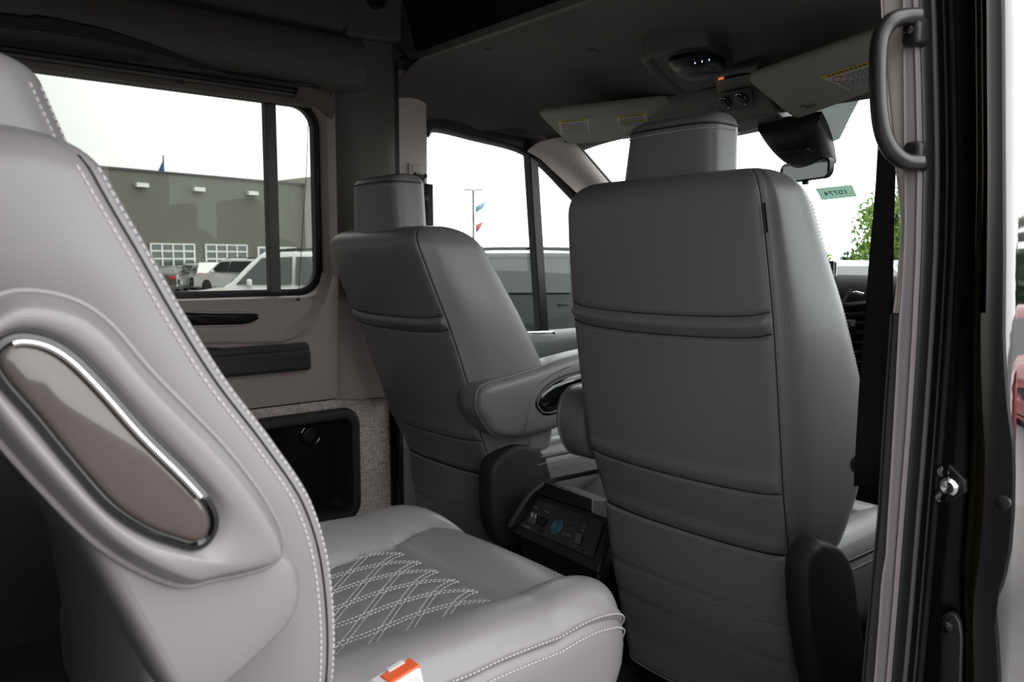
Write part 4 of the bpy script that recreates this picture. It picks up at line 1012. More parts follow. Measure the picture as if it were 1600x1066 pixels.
# ---------------------------------------------------------------- passenger seat
def front_seat(name, label, xc, tab, z0, z1, armx, hinge_side, tilt_label, belt=False):
    t = empty(name, (xc, tab[0][1] + .1, 0), label, 'car seat', 'front seats')
    B = Back(xc, tab, z0, z1, lips=(.572, .452), lipz=.885 if xc > 0 else .835)
    if xc < 0: B.lips = (.500, .395)
    if xc > 0: B.lips = (.572, .452)
    b = B.mesh().build('backrest', 'leather', t, sharp=75)
    sm = MB()
    for u in (3.35, 20.65): sm.tube(B.line(u, z0 + .005, z1 - .008, .0004, 60), .0013, 6)
    for lz in list(B.lips): sm.tube(B.ring(lz, -3.3, 3.3, .0004), .0013, 6)
    sm.tube(B.ring(B.lipz - .033, -3.3, 3.3, .0003, sag=.014), .0013, 6); sm.tube(B.ring(B.lipz + .004, -3.3, 3.3, .0003, sag=.014), .0011, 6)
    sm.tube(B.line(7.9, z0 + .02, z1 - .03, .0003, 60), .0013, 6)
    sm.build('seams', 'leather_seam', b)
    st = MB()
    for u in (7.7, 8.1): stitches(st, B.line(u, z0 + .03, z1 - .05, .0006, 60), .0068, .0048, .0009)
    st.build('stitching', 'stitch' if xc < 0 else 'stitch', b)
    return t, B, b

# (z, rear y, rear half width, front y, widest half width)
tabP = [(.36, 1.275, .215, 1.37, .225), (.45, 1.245, .224, 1.40, .252), (.57, 1.205, .234, 1.435, .268), (.69, 1.180, .238, 1.435, .272), (.87, 1.150, .238, 1.37, .262), (1.0, 1.130, .232, 1.315, .246), (1.12, 1.115, .222, 1.265, .232)]
pas, BP, bP = front_seat('front_passenger_seat', 'grey leather front passenger seat seen from behind, the big one beside the doorway pillar', .452, tabP, .425, 1.128, None, 1, '')
hr, sec = headrest(pas, .452, 1.150, 1.262, 1.10, 1.236, .110, lean=.1)
# fabric tag sewn in the rear corner seam
tg = [BP.at(3.38, z, .004) for z in np.linspace(1.065, 1.018, 6)]
MB().grid([tg, [tuple(np.array(p) + np.array([.010, -.012, -.001])) for p in tg]]).build('sewn_tag', 'black', bP, solid=.0015)
def skirt(parent, xc, hw, ztop, zbot, B, slope, st='darkstitch'):
    keep = B.lips, B.lipz; B.lips, B.lipz = (), None
    rows = []
    for z in np.linspace(ztop, zbot, 40):
        f = (ztop - z) / (ztop - zbot); row = []
        for s_ in np.linspace(-1, 1, 41):
            b0 = B.at((s_ * 3.5) % 24, ztop + .004 - .008 * (1 - s_ * s_), .0015)
            yy = b0[1] + slope * f - .010 * math.sin(min(1, f * 1.3) * math.pi) * (1 - abs(s_) ** 6)
            for q in (.34, .55): yy += .004 * math.exp(-((f - q - .01 * s_) / .012) ** 2)
            x_ = b0[0] - s_ * .012 * f; zz_ = z - .008 * (1 - s_ * s_) * (1 - f) + (.045 * (abs(s_) ** 10)) * (f ** 8)
            row.append((x_, yy, zz_ - .0))
        rows.append(row)
    B.lips, B.lipz = keep
    o = MB().grid(rows).build('skirt_flap', 'leather', parent, solid=.006, sharp=70)
    ed = [rows[i][-1] for i in range(40)] + [rows[-1][i] for i in range(39, -1, -1)] + [rows[i][0] for i in range(39, -1, -1)]
    MB().tube(offs(ed, (0, -.001, 0)), .0036, 6).build('edge_piping', 'leather', o)
    sb = MB()
    for fi in (14, 22): stitches(sb, offs([rows[fi][i] for i in range(2, 39)], (0, -.0035, 0)), .0075, .0052, .0009)
    stitches(sb, [tuple(np.array(rows[i][38]) + np.array([0, -.0035, 0])) for i in range(0, 38)], .0075, .005, .0009)
    sb.build('stitching', st, o)
    return o
skirt(pas, .45, .222, .452, .075, BP, .075)
cushion(pas, .47, 1.33, 1.78, .245, .42, .27, quilt=False)
# seat base, recliner cover
def base(t, xc, y0, y1):
    MB().bx(xc - .21, xc + .21, y0, y1, .0, .30).build('pedestal', 'black', t, bevel=.02)
    MB().bx(xc - .24, xc + .24, y0 + .02, y1 + .05, .25, .31).build('seat_rail', 'softblack', t, bevel=.01)
base(pas, .45, 1.36, 1.74)
# recliner cover: outer shell with raised rim
rc_ = [tuple(at(*p, x=.745)[1:]) for p in ((1268, 1000), (1262, 930), (1262, 890), (1269, 864), (1280, 851), (1290, 846), (1318, 858), (1334, 890), (1342, 940), (1352, 1010), (1362, 1100), (1330, 1120), (1290, 1100))]
rcc = [tuple(p) for p in catmull(rc_, 4, True)]
rcc = [(y, z) for y, z in rcc]
MB().grid([[(x_, *p) for p in inset(rcc, d_)] for x_, d_ in ((.700, .008), (.705, .0), (.730, 0), (.741, .003), (.746, .007), (.748, .013))], closed_u=True, cap=True).build('recliner_cover', 'softblack', pas, sharp=60)
MB().lathe([(.028, -.05), (.030, 0), (.028, .035), (.02, .042), (0, .043)], (.715, 1.29, .13), 'x', 20).build('adjuster_motor', 'black', pas)
MB().tube([(.70, 1.24, .09), (.72, 1.32, .085), (.74, 1.45, .08)], .014, 8).build('seat_track', 'black', pas)
# inner armrest of the passenger seat
pa = catmull([(1.22, .655), (1.24, .685), (1.29, .695), (1.50, .70), (1.60, .685), (1.62, .645), (1.58, .61), (1.45, .575), (1.33, .535), (1.27, .53), (1.232, .56), (1.215, .61)], 4, True)
armrest(pas, .20, .105, [tuple(p) for p in pa], seam=True)

# ---------------------------------------------------------------- driver seat
tabD = [(.30, 1.36, .200, 1.46, .215), (.39, 1.315, .215, 1.49, .240), (.51, 1.255, .225, 1.50, .262), (.65, 1.205, .236, 1.475, .268), (.80, 1.148, .238, 1.40, .262), (.92, 1.095, .236, 1.33, .25), (1.05, 1.045, .225, 1.25, .236)]
drv, BD, bD = front_seat('driver_seat', 'grey leather driver seat leaning back, its folded down armrest showing a glossy dark inlay', -.452, tabD, .37, 1.062, None, 1, '')
hr2, sec2 = headrest(drv, -.455, 1.075, 1.20, 1.035, 1.198, .120, lean=-.02)
skirt(drv, -.455, .205, .395, .05, BD, .06)
cushion(drv, -.45, 1.44, 1.92, .255, .43, .28)
base(drv, -.45, 1.44, 1.84)
da = catmull([tuple(at(*p, x=-.155)[1:]) for p in ((752, 612), (765, 600), (800, 590), (850, 574), (890, 560), (960, 545), (1010, 556), (1015, 590), (980, 620), (930, 650), (880, 668), (835, 682), (800, 686), (775, 680), (760, 660), (750, 640))], 4, True)
di = catmull([tuple(at(*p, x=-.155)[1:]) for p in ((843, 640), (839, 628), (852, 607), (875, 592), (905, 583), (950, 574), (965, 585), (945, 608), (905, 630), (870, 643), (852, 646))], 4, True)
ar = armrest(drv, -.255, -.155, [tuple(p) for p in da], seam=True, insert=[tuple(p) for p in di])
stp = catmull([tuple(at(*p, x=-.153)) for p in ((818, 678), (822, 655), (828, 625), (840, 605), (862, 588), (890, 575))], 6)
sb = MB(); stitches(sb, stp, .0062, .0045, .0010); sb.build('stitching', 'stitch', ar)
MB().tube([tuple(np.array(p) + np.array([-.002, .006, .004])) for p in stp], .0012, 6).build('seam', 'leather_seam', ar)
MB().grid([[(x_, *p) for p in inset([tuple(q) for q in catmull([(1.27, .39), (1.28, .44), (1.32, .475), (1.37, .485), (1.43, .47), (1.48, .42), (1.50, .34), (1.50, .2), (1.34, .2), (1.28, .28)], 5, True)], d_)] for x_, d_ in ((-.245, .005), (-.24, 0), (-.205, 0), (-.192, .006), (-.188, .018))], closed_u=True, cap=True).build('recliner_cover', 'softblack', drv, sharp=60)
# lumbar strap loop under the armrest
MB().bx(-.235, -.19, 1.40, 1.46, .455, .53).build('side_pocket', 'leather', drv, bevel=.012)

# ---------------------------------------------------------------- near captain's chair
tabN = [(.36, .205, .200, .36, .225), (.45, .200, .21, .372, .245), (.54, .195, .222, .382, .262), (.65, .178, .228, .377, .268), (.726, .145, .230, .358, .268), (.79, .115, .230, .322, .266), (.86, .078, .230, .276, .264), (.92, .045, .228, .243, .262), (.975, .015, .226, .216, .26), (1.04, -.015, .222, .186, .25), (1.09, -.035, .215, .170, .238)]
nst = empty('captain_chair', (.41, .4, 0), 'grey leather captain chair in the left foreground with quilted seat and raised armrest', 'car seat')
BN = Back(.412, tabN, .36, 1.088, dome=.05)
BN.su = 7.62
bN = BN.mesh(140).build('backrest', 'leather', nst, sharp=75)
for u in (3.35, 20.65, 7.62): MB().tube(BN.line(u, .37, 1.06, .0003, 70), .0014, 6).build('seam', 'leather_seam', bN)
st = MB()
for u in (7.30, 7.92): stitches(st, BN.line(u, .38, 1.055, .0004, 90), .0072, .0052, .0014)
st.build('stitching', 'stitch', bN)
hn, secn = headrest(nst, .412, .03, .198, 1.065, 1.172, .135, lean=-.35, seam=False, stitch=False)
hs = MB(); P = []
def hp_(z, g, a): 
    s2 = secn(z, 1.0, g); return s2[int(a / 360 * 64) % 64]
path = [hp_(z, 1.004, 38) for z in np.linspace(1.075, 1.14, 8)]
path2 = [hp_(z, 1.004, 52) for z in np.linspace(1.075, 1.14, 8)]
stitches(hs, path, .007, .005, .0013); stitches(hs, path2, .007, .005, .0013); hs.build('stitching', 'stitch', hn)
cushion(nst, .412, .22, .865, .272, .478, .345, bol=.125, rise=.052)
# raised armrest
na = [tuple(at(*p, x=.765)[1:]) for p in ((-60, 520), (0, 468), (60, 458), (130, 474), (185, 512), (250, 588), (350, 690), (400, 750), (432, 797), (453, 838), (457, 870), (436, 895), (394, 909), (345, 919), (300, 928), (235, 905), (165, 862), (95, 795), (0, 690), (-50, 615))]
ni = [tuple(at(*p, x=.765)[1:]) for p in ((-6, 565), (8, 541), (35, 531), (75, 538), (115, 562), (165, 612), (225, 680), (290, 745), (325, 785), (338, 815), (332, 840), (312, 855), (285, 850), (235, 832), (180, 795), (120, 728), (60, 655), (12, 600))]
nac = [tuple(p) for p in catmull(na, 4, True)]; nic = [tuple(p) for p in catmull(ni, 4, True)]
an = MB(); rows = []
xo = .765
for d, x_ in ((.035, .655), (.012, .66), (.0, .68), (.0, .738), (.003, .750), (.008, .759), (.010, .7628), (.012, .7642)): rows.append([(x_, *p) for p in inset(nac, d)])
# dished face around the inlay
nL = len(nac); ic = inset(nic, -.008)
def near_match(src, ref):                            # resample ring ref so that it lines up with ring src
    cs_ = np.mean(np.array(ref), axis=0); A_ = [math.atan2(p[1] - cs_[1], p[0] - cs_[0]) for p in ref]
    return ref
def resample(poly, n):
    P = [np.array(p) for p in poly] + [np.array(poly[0])]; d = [0]
    for i in range(1, len(P)): d.append(d[-1] + np.linalg.norm(P[i] - P[i - 1]))
    out = []
    for k in range(n):
        s_ = d[-1] * k / n; i = max(1, int(np.searchsorted(d, s_))); f = (s_ - d[i - 1]) / max(1e-9, d[i] - d[i - 1]); out.append(tuple(P[i - 1] * (1 - f) + P[i] * f))
    return out
icr = resample(ic, nL)
last = [(p[1], p[2]) for p in rows[-1]]
sh = min(range(nL), key=lambda k: sum((icr[(i + k) % nL][0] - last[i][0]) ** 2 + (icr[(i + k) % nL][1] - last[i][1]) ** 2 for i in range(0, nL, 4)))
icr = [icr[(i + sh) % nL] for i in range(nL)]
for f, dx in ((.3, .0008), (.6, .0004), (.85, -.001), (1.0, -.005)):
    rows.append([(.7645 + dx, last[i][0] * (1 - f) + icr[i][0] * f, last[i][1] * (1 - f) + icr[i][1] * f) for i in range(nL)])
rows.append([(.752, *p) for p in inset(icr, .006)])
arm = MB().grid(rows, closed_u=True, cap=True).build('armrest', 'leather', nst, sharp=75)
MB().tube([(.742, *p) for p in inset(nac, -.0005)], .0030, 8, closed=True).build('piping', 'leather', arm)
sb = MB(); stitches(sb, [(.7335, *p) for p in inset(nac, -.0015)] , .0072, .0052, .0011); stitches(sb, [(.7505, *p) for p in inset(nac, .0015)][:0] or [(.7335, *nac[0]), (.7335, *nac[1])], .0072, .0052, .0011); sb.build('stitching', 'darkstitch', arm)
MB().grid([[(.750, *p) for p in inset(nic, -.007)], [(.760, *p) for p in inset(nic, -.004)], [(.7612, *p) for p in inset(nic, -.0)], [(.757, *p) for p in inset(nic, .004)]], closed_u=True).build('inlay_surround', 'gloss', arm)
MB().grid([[(.754, *p) for p in inset(nic, .001)], [(.7585, *p) for p in inset(nic, .003)], [(.760, *p) for p in inset(nic, .008)]], closed_u=True, cap=True).build('glossy_inlay', 'walnut', arm, sharp=80)
k0 = min(range(len(nic)), key=lambda i: abs(nic[i][0] - at(20, 533, x=.765)[1]) + abs(nic[i][1] - at(20, 533, x=.765)[2]))
k1 = min(range(len(nic)), key=lambda i: abs(nic[i][0] - at(318, 772, x=.765)[1]) + abs(nic[i][1] - at(318, 772, x=.765)[2]))
seg_ = nic[min(k0, k1):max(k0, k1) + 1]
MB().tube([(.7615, *p) for p in inset(nic, .002)[min(k0, k1):max(k0, k1) + 1]], .0024, 8).build('chrome_strip', mat('satin_metal', (.82, .82, .83), .3, metal=1), arm)
# side pad under the armrest and seat base
lo_ = [tuple(p) for p in catmull([tuple(at(*p, x=.74)[1:]) for p in ((100, 782), (175, 815), (300, 850), (420, 850), (466, 872), (480, 905), (480, 945), (462, 985), (425, 1025), (370, 1075), (300, 1130), (262, 1085), (205, 985), (140, 868))], 4, True)]
sbm = MB().grid([[(x_, *p) for p in inset(lo_, d_)] for x_, d_ in ((.64, .0), (.705, .0), (.720, .0015), (.729, .004), (.734, .0075), (.7365, .012))], closed_u=True, cap=True).build('side_bolster', 'leather', nst, sharp=75)

MB().bx(.20, .62, .26, .78, .03, .335).build('pedestal', 'black', nst, bevel=.02)
MB().bx(.16, .66, .22, .80, .30, .35).build('seat_rail', 'softblack', nst, bevel=.01)
# buckle beside the cushion
t = empty('belt_buckle', (.715, .42, .49), 'white seat belt buckle with an orange release button beside the near seat cushion', 'belt buckle')
c_ = Vector(at(619, 1052, x=.715)); rt_ = Matrix.Rotation(R(-28), 3, 'X') @ Matrix.Rotation(R(0), 3, 'Y')
MB().box(c_ + Vector((0, .004, -.030)), (.032, .050, .062), Matrix.Rotation(R(12), 3, 'X')).build('body', 'white', t, bevel=.005, seg=4)
MB().box(c_ + Vector((.002, .004, .0010)), (.021, .038, .005), Matrix.Rotation(R(12), 3, 'X')).build('release_button', 'orange', t, bevel=.0018)
MB().box(c_ + Vector((-.007, .004, .0022)), (.007, .020, .005), Matrix.Rotation(R(12), 3, 'X')).build('latch_slot', 'white', t, bevel=.001)
MB().bx(.711, .719, c_.y - .018, c_.y + .012, .20, c_.z - .055).build('strap', 'belt', t)

# ---------------------------------------------------------------- rear facing control panel between the front seats
t = empty('floor_console', (.04, 1.36, 0), 'black floor console between the front seats with sockets, switches and a blue printed emblem', 'console')
Fp = [Vector(at(*p, y=yy)) for p, yy in (((830, 774), 1.345), ((944, 812), 1.345), ((925, 884), 1.285), ((808, 828), 1.285))]
nf = (Fp[1] - Fp[0]).cross(Fp[3] - Fp[0]).normalized(); nf = -nf if nf.y > 0 else nf
P0 = Fp[0]
MB().add([(-.105, 1.30, 0), (.17, 1.30, 0), (.17, 1.30, .25), (-.105, 1.30, .28), (-.105, 1.75, 0), (.17, 1.75, 0), (.17, 1.75, .45), (-.105, 1.75, .43)], [(0, 1, 2, 3), (7, 6, 5, 4), (0, 4, 5, 1), (1, 5, 6, 2), (2, 6, 7, 3), (3, 7, 4, 0)]).build('body', 'black', t, bevel=.01)
def on(px, py, h_=0): return onplane(px, py, P0 + nf * h_, nf)
def plate(mb, cs, th, h_=0):
    Q = [on(*p, h_ + th) for p in cs]; n_ = len(Q)
    return mb.add([tuple(p) for p in Q] + [tuple(p - nf * th) for p in Q], [tuple(range(n_)), tuple(range(2 * n_ - 1, n_ - 1, -1))] + [(i, (i + 1) % n_, n_ + (i + 1) % n_, n_ + i) for i in range(n_)])
plate(MB(), ((824, 768), (955, 810), (934, 896), (796, 830)), .02, -.021).build('bezel', 'black', t, bevel=.003)
fp = plate(MB(), ((834, 778), (944, 816), (925, 872), (810, 822)), .003, 0).build('switch_panel', 'panelink', t, bevel=.001)
mb = MB(); plate(mb, ((829, 799), (840, 803), (836, 820), (825, 816)), .003, .003); mb.build('usb_socket', 'gloss', fp)
mb = MB(); plate(mb, ((831, 801), (833, 801.7), (832, 808), (830, 807.3)), .001, .006); plate(mb, ((836, 803), (838, 803.7), (837, 810), (835, 809.3)), .001, .006); mb.build('usb_contacts', 'white', fp)
def disc(px, py, r_, h0_, th, n_=20):
    c_ = on(px, py, h0_); a_ = nf.cross(Vector((0, 0, 1))).normalized(); b_ = nf.cross(a_)
    R_ = lambda q, h_: [tuple(c_ + a_ * q * math.cos(k) + b_ * q * math.sin(k) + nf * h_) for k in np.linspace(0, 2 * math.pi, n_ + 1)[:-1]]
    return MB().grid([R_(r_, 0), R_(r_, th), R_(r_ * .7, th * 1.05), R_(r_ * .68, th * .5), R_(r_ * .02, th * .5)], closed_u=True, cap=True)
disc(848, 815, .0125, .003, .006).build('power_socket', 'black', fp)
mb = MB(); plate(mb, ((842, 823), (848, 825), (845, 832), (839, 830)), .004, .003); mb.build('socket_cap', 'black', fp)
em = MB()
c_ = on(870, 823, .0036); a_ = (on(880, 826, .0036) - on(860, 819, .0036)).normalized(); b_ = nf.cross(a_).normalized()
for r_, th in ((.0135, .0011), (.0085, .0009), (.0045, .0008)):
    em.tube([c_ + a_ * r_ * math.cos(k) + b_ * r_ * 1.15 * math.sin(k) for k in np.linspace(0, 2 * math.pi, 29)[:-1]], th, 5, closed=True)
for k in range(14):
    q = k * 2 * math.pi / 14 + .2; r1, r2 = .0155, .0185 
    em.tube([c_ + a_ * r1 * math.cos(q) + b_ * r1 * 1.15 * math.sin(q), c_ + a_ * r2 * math.cos(q + .12) + b_ * r2 * 1.15 * math.sin(q + .12)], .0011, 5)
em.build('printed_emblem', 'bprint', fp)
mb = MB(); plate(mb, ((880, 831), (893, 835), (891, 840), (878, 836)), .002, .003); mb.build('hdmi_socket', 'gloss', fp)
mb = MB(); plate(mb, ((901, 833), (910, 836), (906, 851), (897, 848)), .004, .003); mb.build('rocker_switch', 'gloss', fp)
for (px, py, w_, m_) in ((836, 793, 8, 0), (854, 800, 7, 0), (823, 822, 9, 0), (824, 825, 7, 0), (897, 817, 5, 1), (912, 824, 6, 1), (909, 829, 2.5, 0), (898, 853, 2.5, 0), (913, 821, 3, 1)):
    x = px - w_ / 2; mb = MB()
    while x < px + w_ / 2:
        q = random.uniform(1.0, 1.9); yy = py + (x - px) * .35; plate(mb, ((x, yy - .7), (x + q, yy - .7 + q * .35), (x + q, yy + .5 + q * .35), (x, yy + .5)), .0006, .003); x += q + .5
    mb.build('printed_caption', 'bprint' if m_ else 'wprint', fp, smooth=False)
disc(911, 861, .003, .003, .002, 12).build('corner_screw', 'black', fp)
MB().tube(catmull([at(*p, y=yy) for p, yy in (((796, 822), 1.28), ((812, 796), 1.30), ((832, 768), 1.34), ((862, 752), 1.40), ((905, 742), 1.44), ((940, 735), 1.46))], 5), .0065, 8).build('bezel_edge', 'trimlow', t)

MB().add(*(lambda P: (P, [(0, 1, 2, 3), (7, 6, 5, 4), (0, 4, 5, 1), (1, 5, 6, 2), (2, 6, 7, 3), (3, 7, 4, 0)]))([tuple(at(848, 752, y=1.38)), tuple(at(925, 780, y=1.38)), tuple(at(925, 800, y=1.35)), tuple(at(834, 770, y=1.35)), tuple(at(848, 752, y=1.38) + np.array([0, .08, -.02])), tuple(at(925, 780, y=1.38) + np.array([0, .08, -.02])), tuple(at(925, 800, y=1.35) + np.array([0, .08, -.06])), tuple(at(834, 770, y=1.35) + np.array([0, .08, -.06]))])).build('tray', 'black', t, bevel=.003)

# ================================================================== OUTSIDE
def car(name, label, loc, rz, paint, L=4.8, Wd=1.9, H=1.75, kind='suv', rails=True, glassm='carglass', group=None):
    t = empty(name, (loc[0], loc[1], -.65), label, 'car', group, rz)
    # local frame built at origin then carried by the parent: x forward, y left
    hl = L / 2
    if kind == 'suv': prof = [(-hl, .45), (-hl, .95), (-hl + .05, 1.08), (-hl + .25, 1.60), (-hl + .45, H - .03), (-hl + .9, H), (.3, H), (.75, H - .06), (1.45, 1.12), (1.7, 1.05), (hl - .15, .93), (hl, .75), (hl, .40), (hl - .1, .28), (-hl + .1, .28)]
    else: prof = [(-hl, .45), (-hl, .88), (-hl + .08, 1.00), (-hl + .65, 1.04), (-hl + 1.25, H - .04), (-hl + 1.7, H), (.1, H), (.5, H - .07), (1.25, .98), (1.5, .93), (hl - .15, .80), (hl, .62), (hl, .35), (hl - .1, .22), (-hl + .1, .22)]
    hw = Wd / 2
    belt = 1.06 if kind == 'suv' else .93
    P = [tuple(p) for p in catmull(prof, 3, True)]
    def wid(z): return hw if z < belt else hw - (z - belt) * .38
    rows = []
    for s_, ins in ((-1, .06), (-1, 0), (-.93, -.02), (.93, -.02), (1, 0), (1, .06)):
        rows.append([(x, s_ * (wid(z) - (0 if abs(s_) == 1 else 0)) - (s_ * .0), z - (.03 if abs(s_) == 1 else 0) * (1 if z > belt else 0)) for x, z in (inset(P, ins) if ins > 0 else P)])
    body = MB().grid(rows, closed_u=True, cap=True)
    def part(mb, nm, m_, **k):
        o = mb.build(nm, m_, None, **k); o.parent = t; return o
    body_o = part(body, 'body', paint, sharp=45)
    top_ = H - .14
    if kind == 'suv': sidew = [[(-hl + .28, belt + .06), (-hl + .42, top_), (-hl + .95, top_ + .03), (-hl + 1.0, belt + .06)], [(-hl + 1.08, belt + .06), (-hl + 1.03, top_ + .03), (-.05, top_ + .03), (-.02, belt + .06)], [(.05, belt + .06), (.03, top_ + .03), (.72, top_), (1.28, belt + .06)]]
    else: sidew = [[(-hl + .95, belt + .06), (-hl + 1.3, top_), (-.32, top_ + .02), (-.30, belt + .06)], [(-.22, belt + .06), (-.24, top_ + .02), (.42, top_), (1.0, belt + .06)]]
    for sgn in (-1, 1):
        for w_ in sidew:
            mb = MB(); q = [(x, sgn * (wid(z) + .012), z) for x, z in w_]; q2 = [(x, sgn * (wid(z) - .02), z) for x, z in w_]
            mb.add(q + q2, [(0, 1, 2, 3), (7, 6, 5, 4), (0, 4, 5, 1), (1, 5, 6, 2), (2, 6, 7, 3), (3, 7, 4, 0)]); part(mb, 'side_window', glassm, smooth=False)
        part(MB().box((.98, sgn * (hw + .10), belt + .10), (.12, .20, .16)), 'mirror', paint if kind == 'suv' else paint, bevel=.04)
        for hx in (-.15, -1.25): part(MB().box((hx, sgn * (hw + .012), belt - .13), (.20, .03, .03)), 'door_handle', paint, bevel=.01)
        for wx in (-hl + .95, hl - .95):
            wh = part(MB().lathe([(.02, -.11), (.30, -.11), (.36, -.09), (.37, 0), (.36, .09), (.30, .11), (.02, .11)], (wx, sgn * (hw - .09), .37), 'y', 28), 'wheel', 'tyre')
            r_ = MB().lathe([(.0, -.125), (.24, -.118), (.25, -.10)], (wx, sgn * (hw - .09), .37), 'y', 20).lathe([(.25, .10), (.24, .118), (0, .125)], (wx, sgn * (hw - .09), .37), 'y', 20).build('rim', 'rim', None); r_.parent = wh
        if rails and kind == 'suv':
            part(MB().tube(catmull([(-hl + .7, sgn * (hw - .30), H + .01), (-hl + .95, sgn * (hw - .30), H + .07), (.0, sgn * (hw - .30), H + .07), (.35, sgn * (hw - .30), H + .0)], 5), .022, 8), 'roof_rail', 'rubber')
        part(MB().box((-hl + .03, sgn * (hw - .20), .93 if kind == 'suv' else .82), (.10, .36, .16)), 'tail_lamp', 'tail', bevel=.03)
        part(MB().box((hl - .16, sgn * (hw - .22), .78), (.22, .34, .12)), 'headlamp', 'glass_clear' if False else 'chrome', bevel=.04)
    # windscreen and rear window
    zA_, zB_ = (belt + .10, H - .12)
    fx = lambda z: np.interp(z, [1.12 if kind == 'suv' else .98, H - .06], [1.45, .75] if kind == 'suv' else [1.25, .5])
    rx = lambda z: np.interp(z, [1.08 if kind == 'suv' else 1.04, H - .04], [-hl + .05, -hl + .44] if kind == 'suv' else [-hl + .65, -hl + 1.25])
    for f_, sg, nm in ((fx, 1, 'windshield'), (rx, -1, 'rear_window')):
        mb = MB(); q = [(f_(zA_) + sg * .03, s_ * (wid(zA_) - .10), zA_) for s_ in (-1, 1)] + [(f_(zB_) + sg * .03, s_ * (wid(zB_) - .12), zB_) for s_ in (1, -1)]
        q2 = [(p[0] - sg * .05, p[1], p[2]) for p in q]
        mb.add(q + q2, [(0, 1, 2, 3), (7, 6, 5, 4), (0, 4, 5, 1), (1, 5, 6, 2), (2, 6, 7, 3), (3, 7, 4, 0)]); part(mb, nm, glassm, smooth=False)
    part(MB().box((-hl - .005, 0, .80 if kind == 'suv' else .80), (.03, .5, .13)), 'number_plate', 'plate')
    return t
def grd(px, depth):                                  # point on the street at a given distance ahead on the sight line column
    v = ray(px, 410); v = v / (v @ np.array([-math.sin(YAW), math.cos(YAW), 0])); return CAM + v * depth
def heading(dx, dy): return math.atan2(dy, dx)
rv = (math.cos(YAW), math.sin(YAW)); fv = (-math.sin(YAW), math.cos(YAW))
def hd(a, b): return heading(rv[0] * a + fv[0] * b, rv[1] * a + fv[1] * b)      # a to the right, b away
p = grd(258, 44); car('sedan', 'dark grey sedan seen from behind with red tail lamps, parked before the overhead doors', p, hd(-.25, 1), 'carslate', 4.7, 1.82, 1.42, 'sedan')
p = grd(378, 42); car('suv', 'white SUV with dark roof parked beside the grey sedan before the overhead doors', p, hd(-.93, .5), 'carwhite', 5.0, 1.98, 1.78, group='white SUVs outside')
p = grd(308, 49); car('suv', 'white car with its nose showing between the grey sedan and the white SUV', p, hd(-.75, .8), 'carwhite', 4.6, 1.85, 1.55, group='white SUVs outside')
p = grd(462, 19.5); car('suv', 'white SUV right outside the rear side window, facing left, with black roof rails', p, hd(-1, -.22), 'carwhite', 4.9, 1.98, 1.86, group='white SUVs outside')
p = grd(884, 14.2); car('suv', 'glossy dark SUV with long black roof rails filling the driver door window', p, hd(1, .05), 'carblack', 4.9, 1.96, 1.78)
for px, dep, pn, lb in ((1325, 19, 'carwhite', 'white SUV seen through the windshield between dashboard screen and belt webbing'), (1475, 19, 'carsilver', 'silver SUV seen through the windshield at its far right end')):
    p = grd(px, dep); car('suv', lb, p, hd(-.05, -1), pn, 4.7, 1.9, 1.66, rails=False, group='cars beyond the windshield')
car('sedan', 'red car outside, mirrored in the glossy front door skin at the right edge', (3.45, 9.7, 0), R(100), 'carred', 4.7, 1.85, 1.47, 'sedan', rails=False)

# workshop building
A_ = at(150, 262, z=6.2); B_ = at(475, 290, z=6.2)
dv = (B_ - A_); dv[2] = 0; Lb = np.linalg.norm(dv); dv /= Lb; nb = np.array([dv[1], -dv[0], 0]); nb = nb if nb @ (CAM - A_) > 0 else -nb
bd = empty('workshop_building', (A_[0], A_[1], -.65), 'long olive grey workshop building with white framed overhead doors', 'building')
def wallbox(mb, s0, s1, z0, z1, d0, d1, org=A_):
    P = [org * np.array([1, 1, 0]) + dv * s + nb * d + np.array([0, 0, z]) for s in (s0, s1) for d in (d0, d1) for z in (z0, z1)]
    return mb.add(P, [(0, 1, 3, 2), (4, 6, 7, 5), (0, 4, 5, 1), (2, 3, 7, 6), (0, 2, 6, 4), (1, 5, 7, 3)])
wallbox(MB(), -14, Lb, -.65, 6.2, -12, 0).build('wall', 'bldg', bd, smooth=False)
wallbox(MB(), -14, Lb + .0, 6.2, 6.32, -12.1, .12).build('parapet', 'trimlow', bd, smooth=False)
wallbox(MB(), Lb, Lb + 9, -.65, 6.75, -14, .8).build('cream_wing', 'bldglight', bd, smooth=False)
mb = MB()
for k in range(1, 7): wallbox(mb, Lb + k * 1.2, Lb + k * 1.2 + .05, -.65, 6.75, .8, .83)
for k in range(1, 6): wallbox(mb, Lb, Lb + 9, k * 1.2, k * 1.2 + .05, .8, .83)
mb.build('panel_joints', 'bldg', bd, smooth=False)
def sof(px):                                         # distance along the facade under a photo column
    v = ray(px, 400); o = CAM - A_; # solve CAM + v t on facade plane
    t_ = -(o @ nb) / (v @ nb); return (CAM + v * t_ - A_) @ dv
def zof(px, py):
    v = ray(px, py); o = CAM - A_; t_ = -(o @ nb) / (v @ nb); return (CAM + v * t_)[2]
zt_ = zof(303, 381)
for (l, r_) in ((130, 214), (235, 303), (321, 385)):
    s0, s1 = sof(l), sof(r_)
    d_ = wallbox(MB(), s0, s1, -.65, zt_, 0, .05).build('overhead_door', 'doorpane', bd, smooth=False)
    mb = MB(); hh_ = (zt_ + .65) / 6
    for k in range(5): wallbox(mb, s0 + (s1 - s0) * k / 4 - .05, s0 + (s1 - s0) * k / 4 + .05, -.65, zt_, .05, .1)
    for k in range(1, 7): wallbox(mb, s0, s1, -.65 + k * hh_ - (.08 if k == 6 else .045), -.65 + k * hh_ + (.0 if k == 6 else .045), .05, .11)
    mb.build('door_grid', 'doorframe', d_, smooth=False)
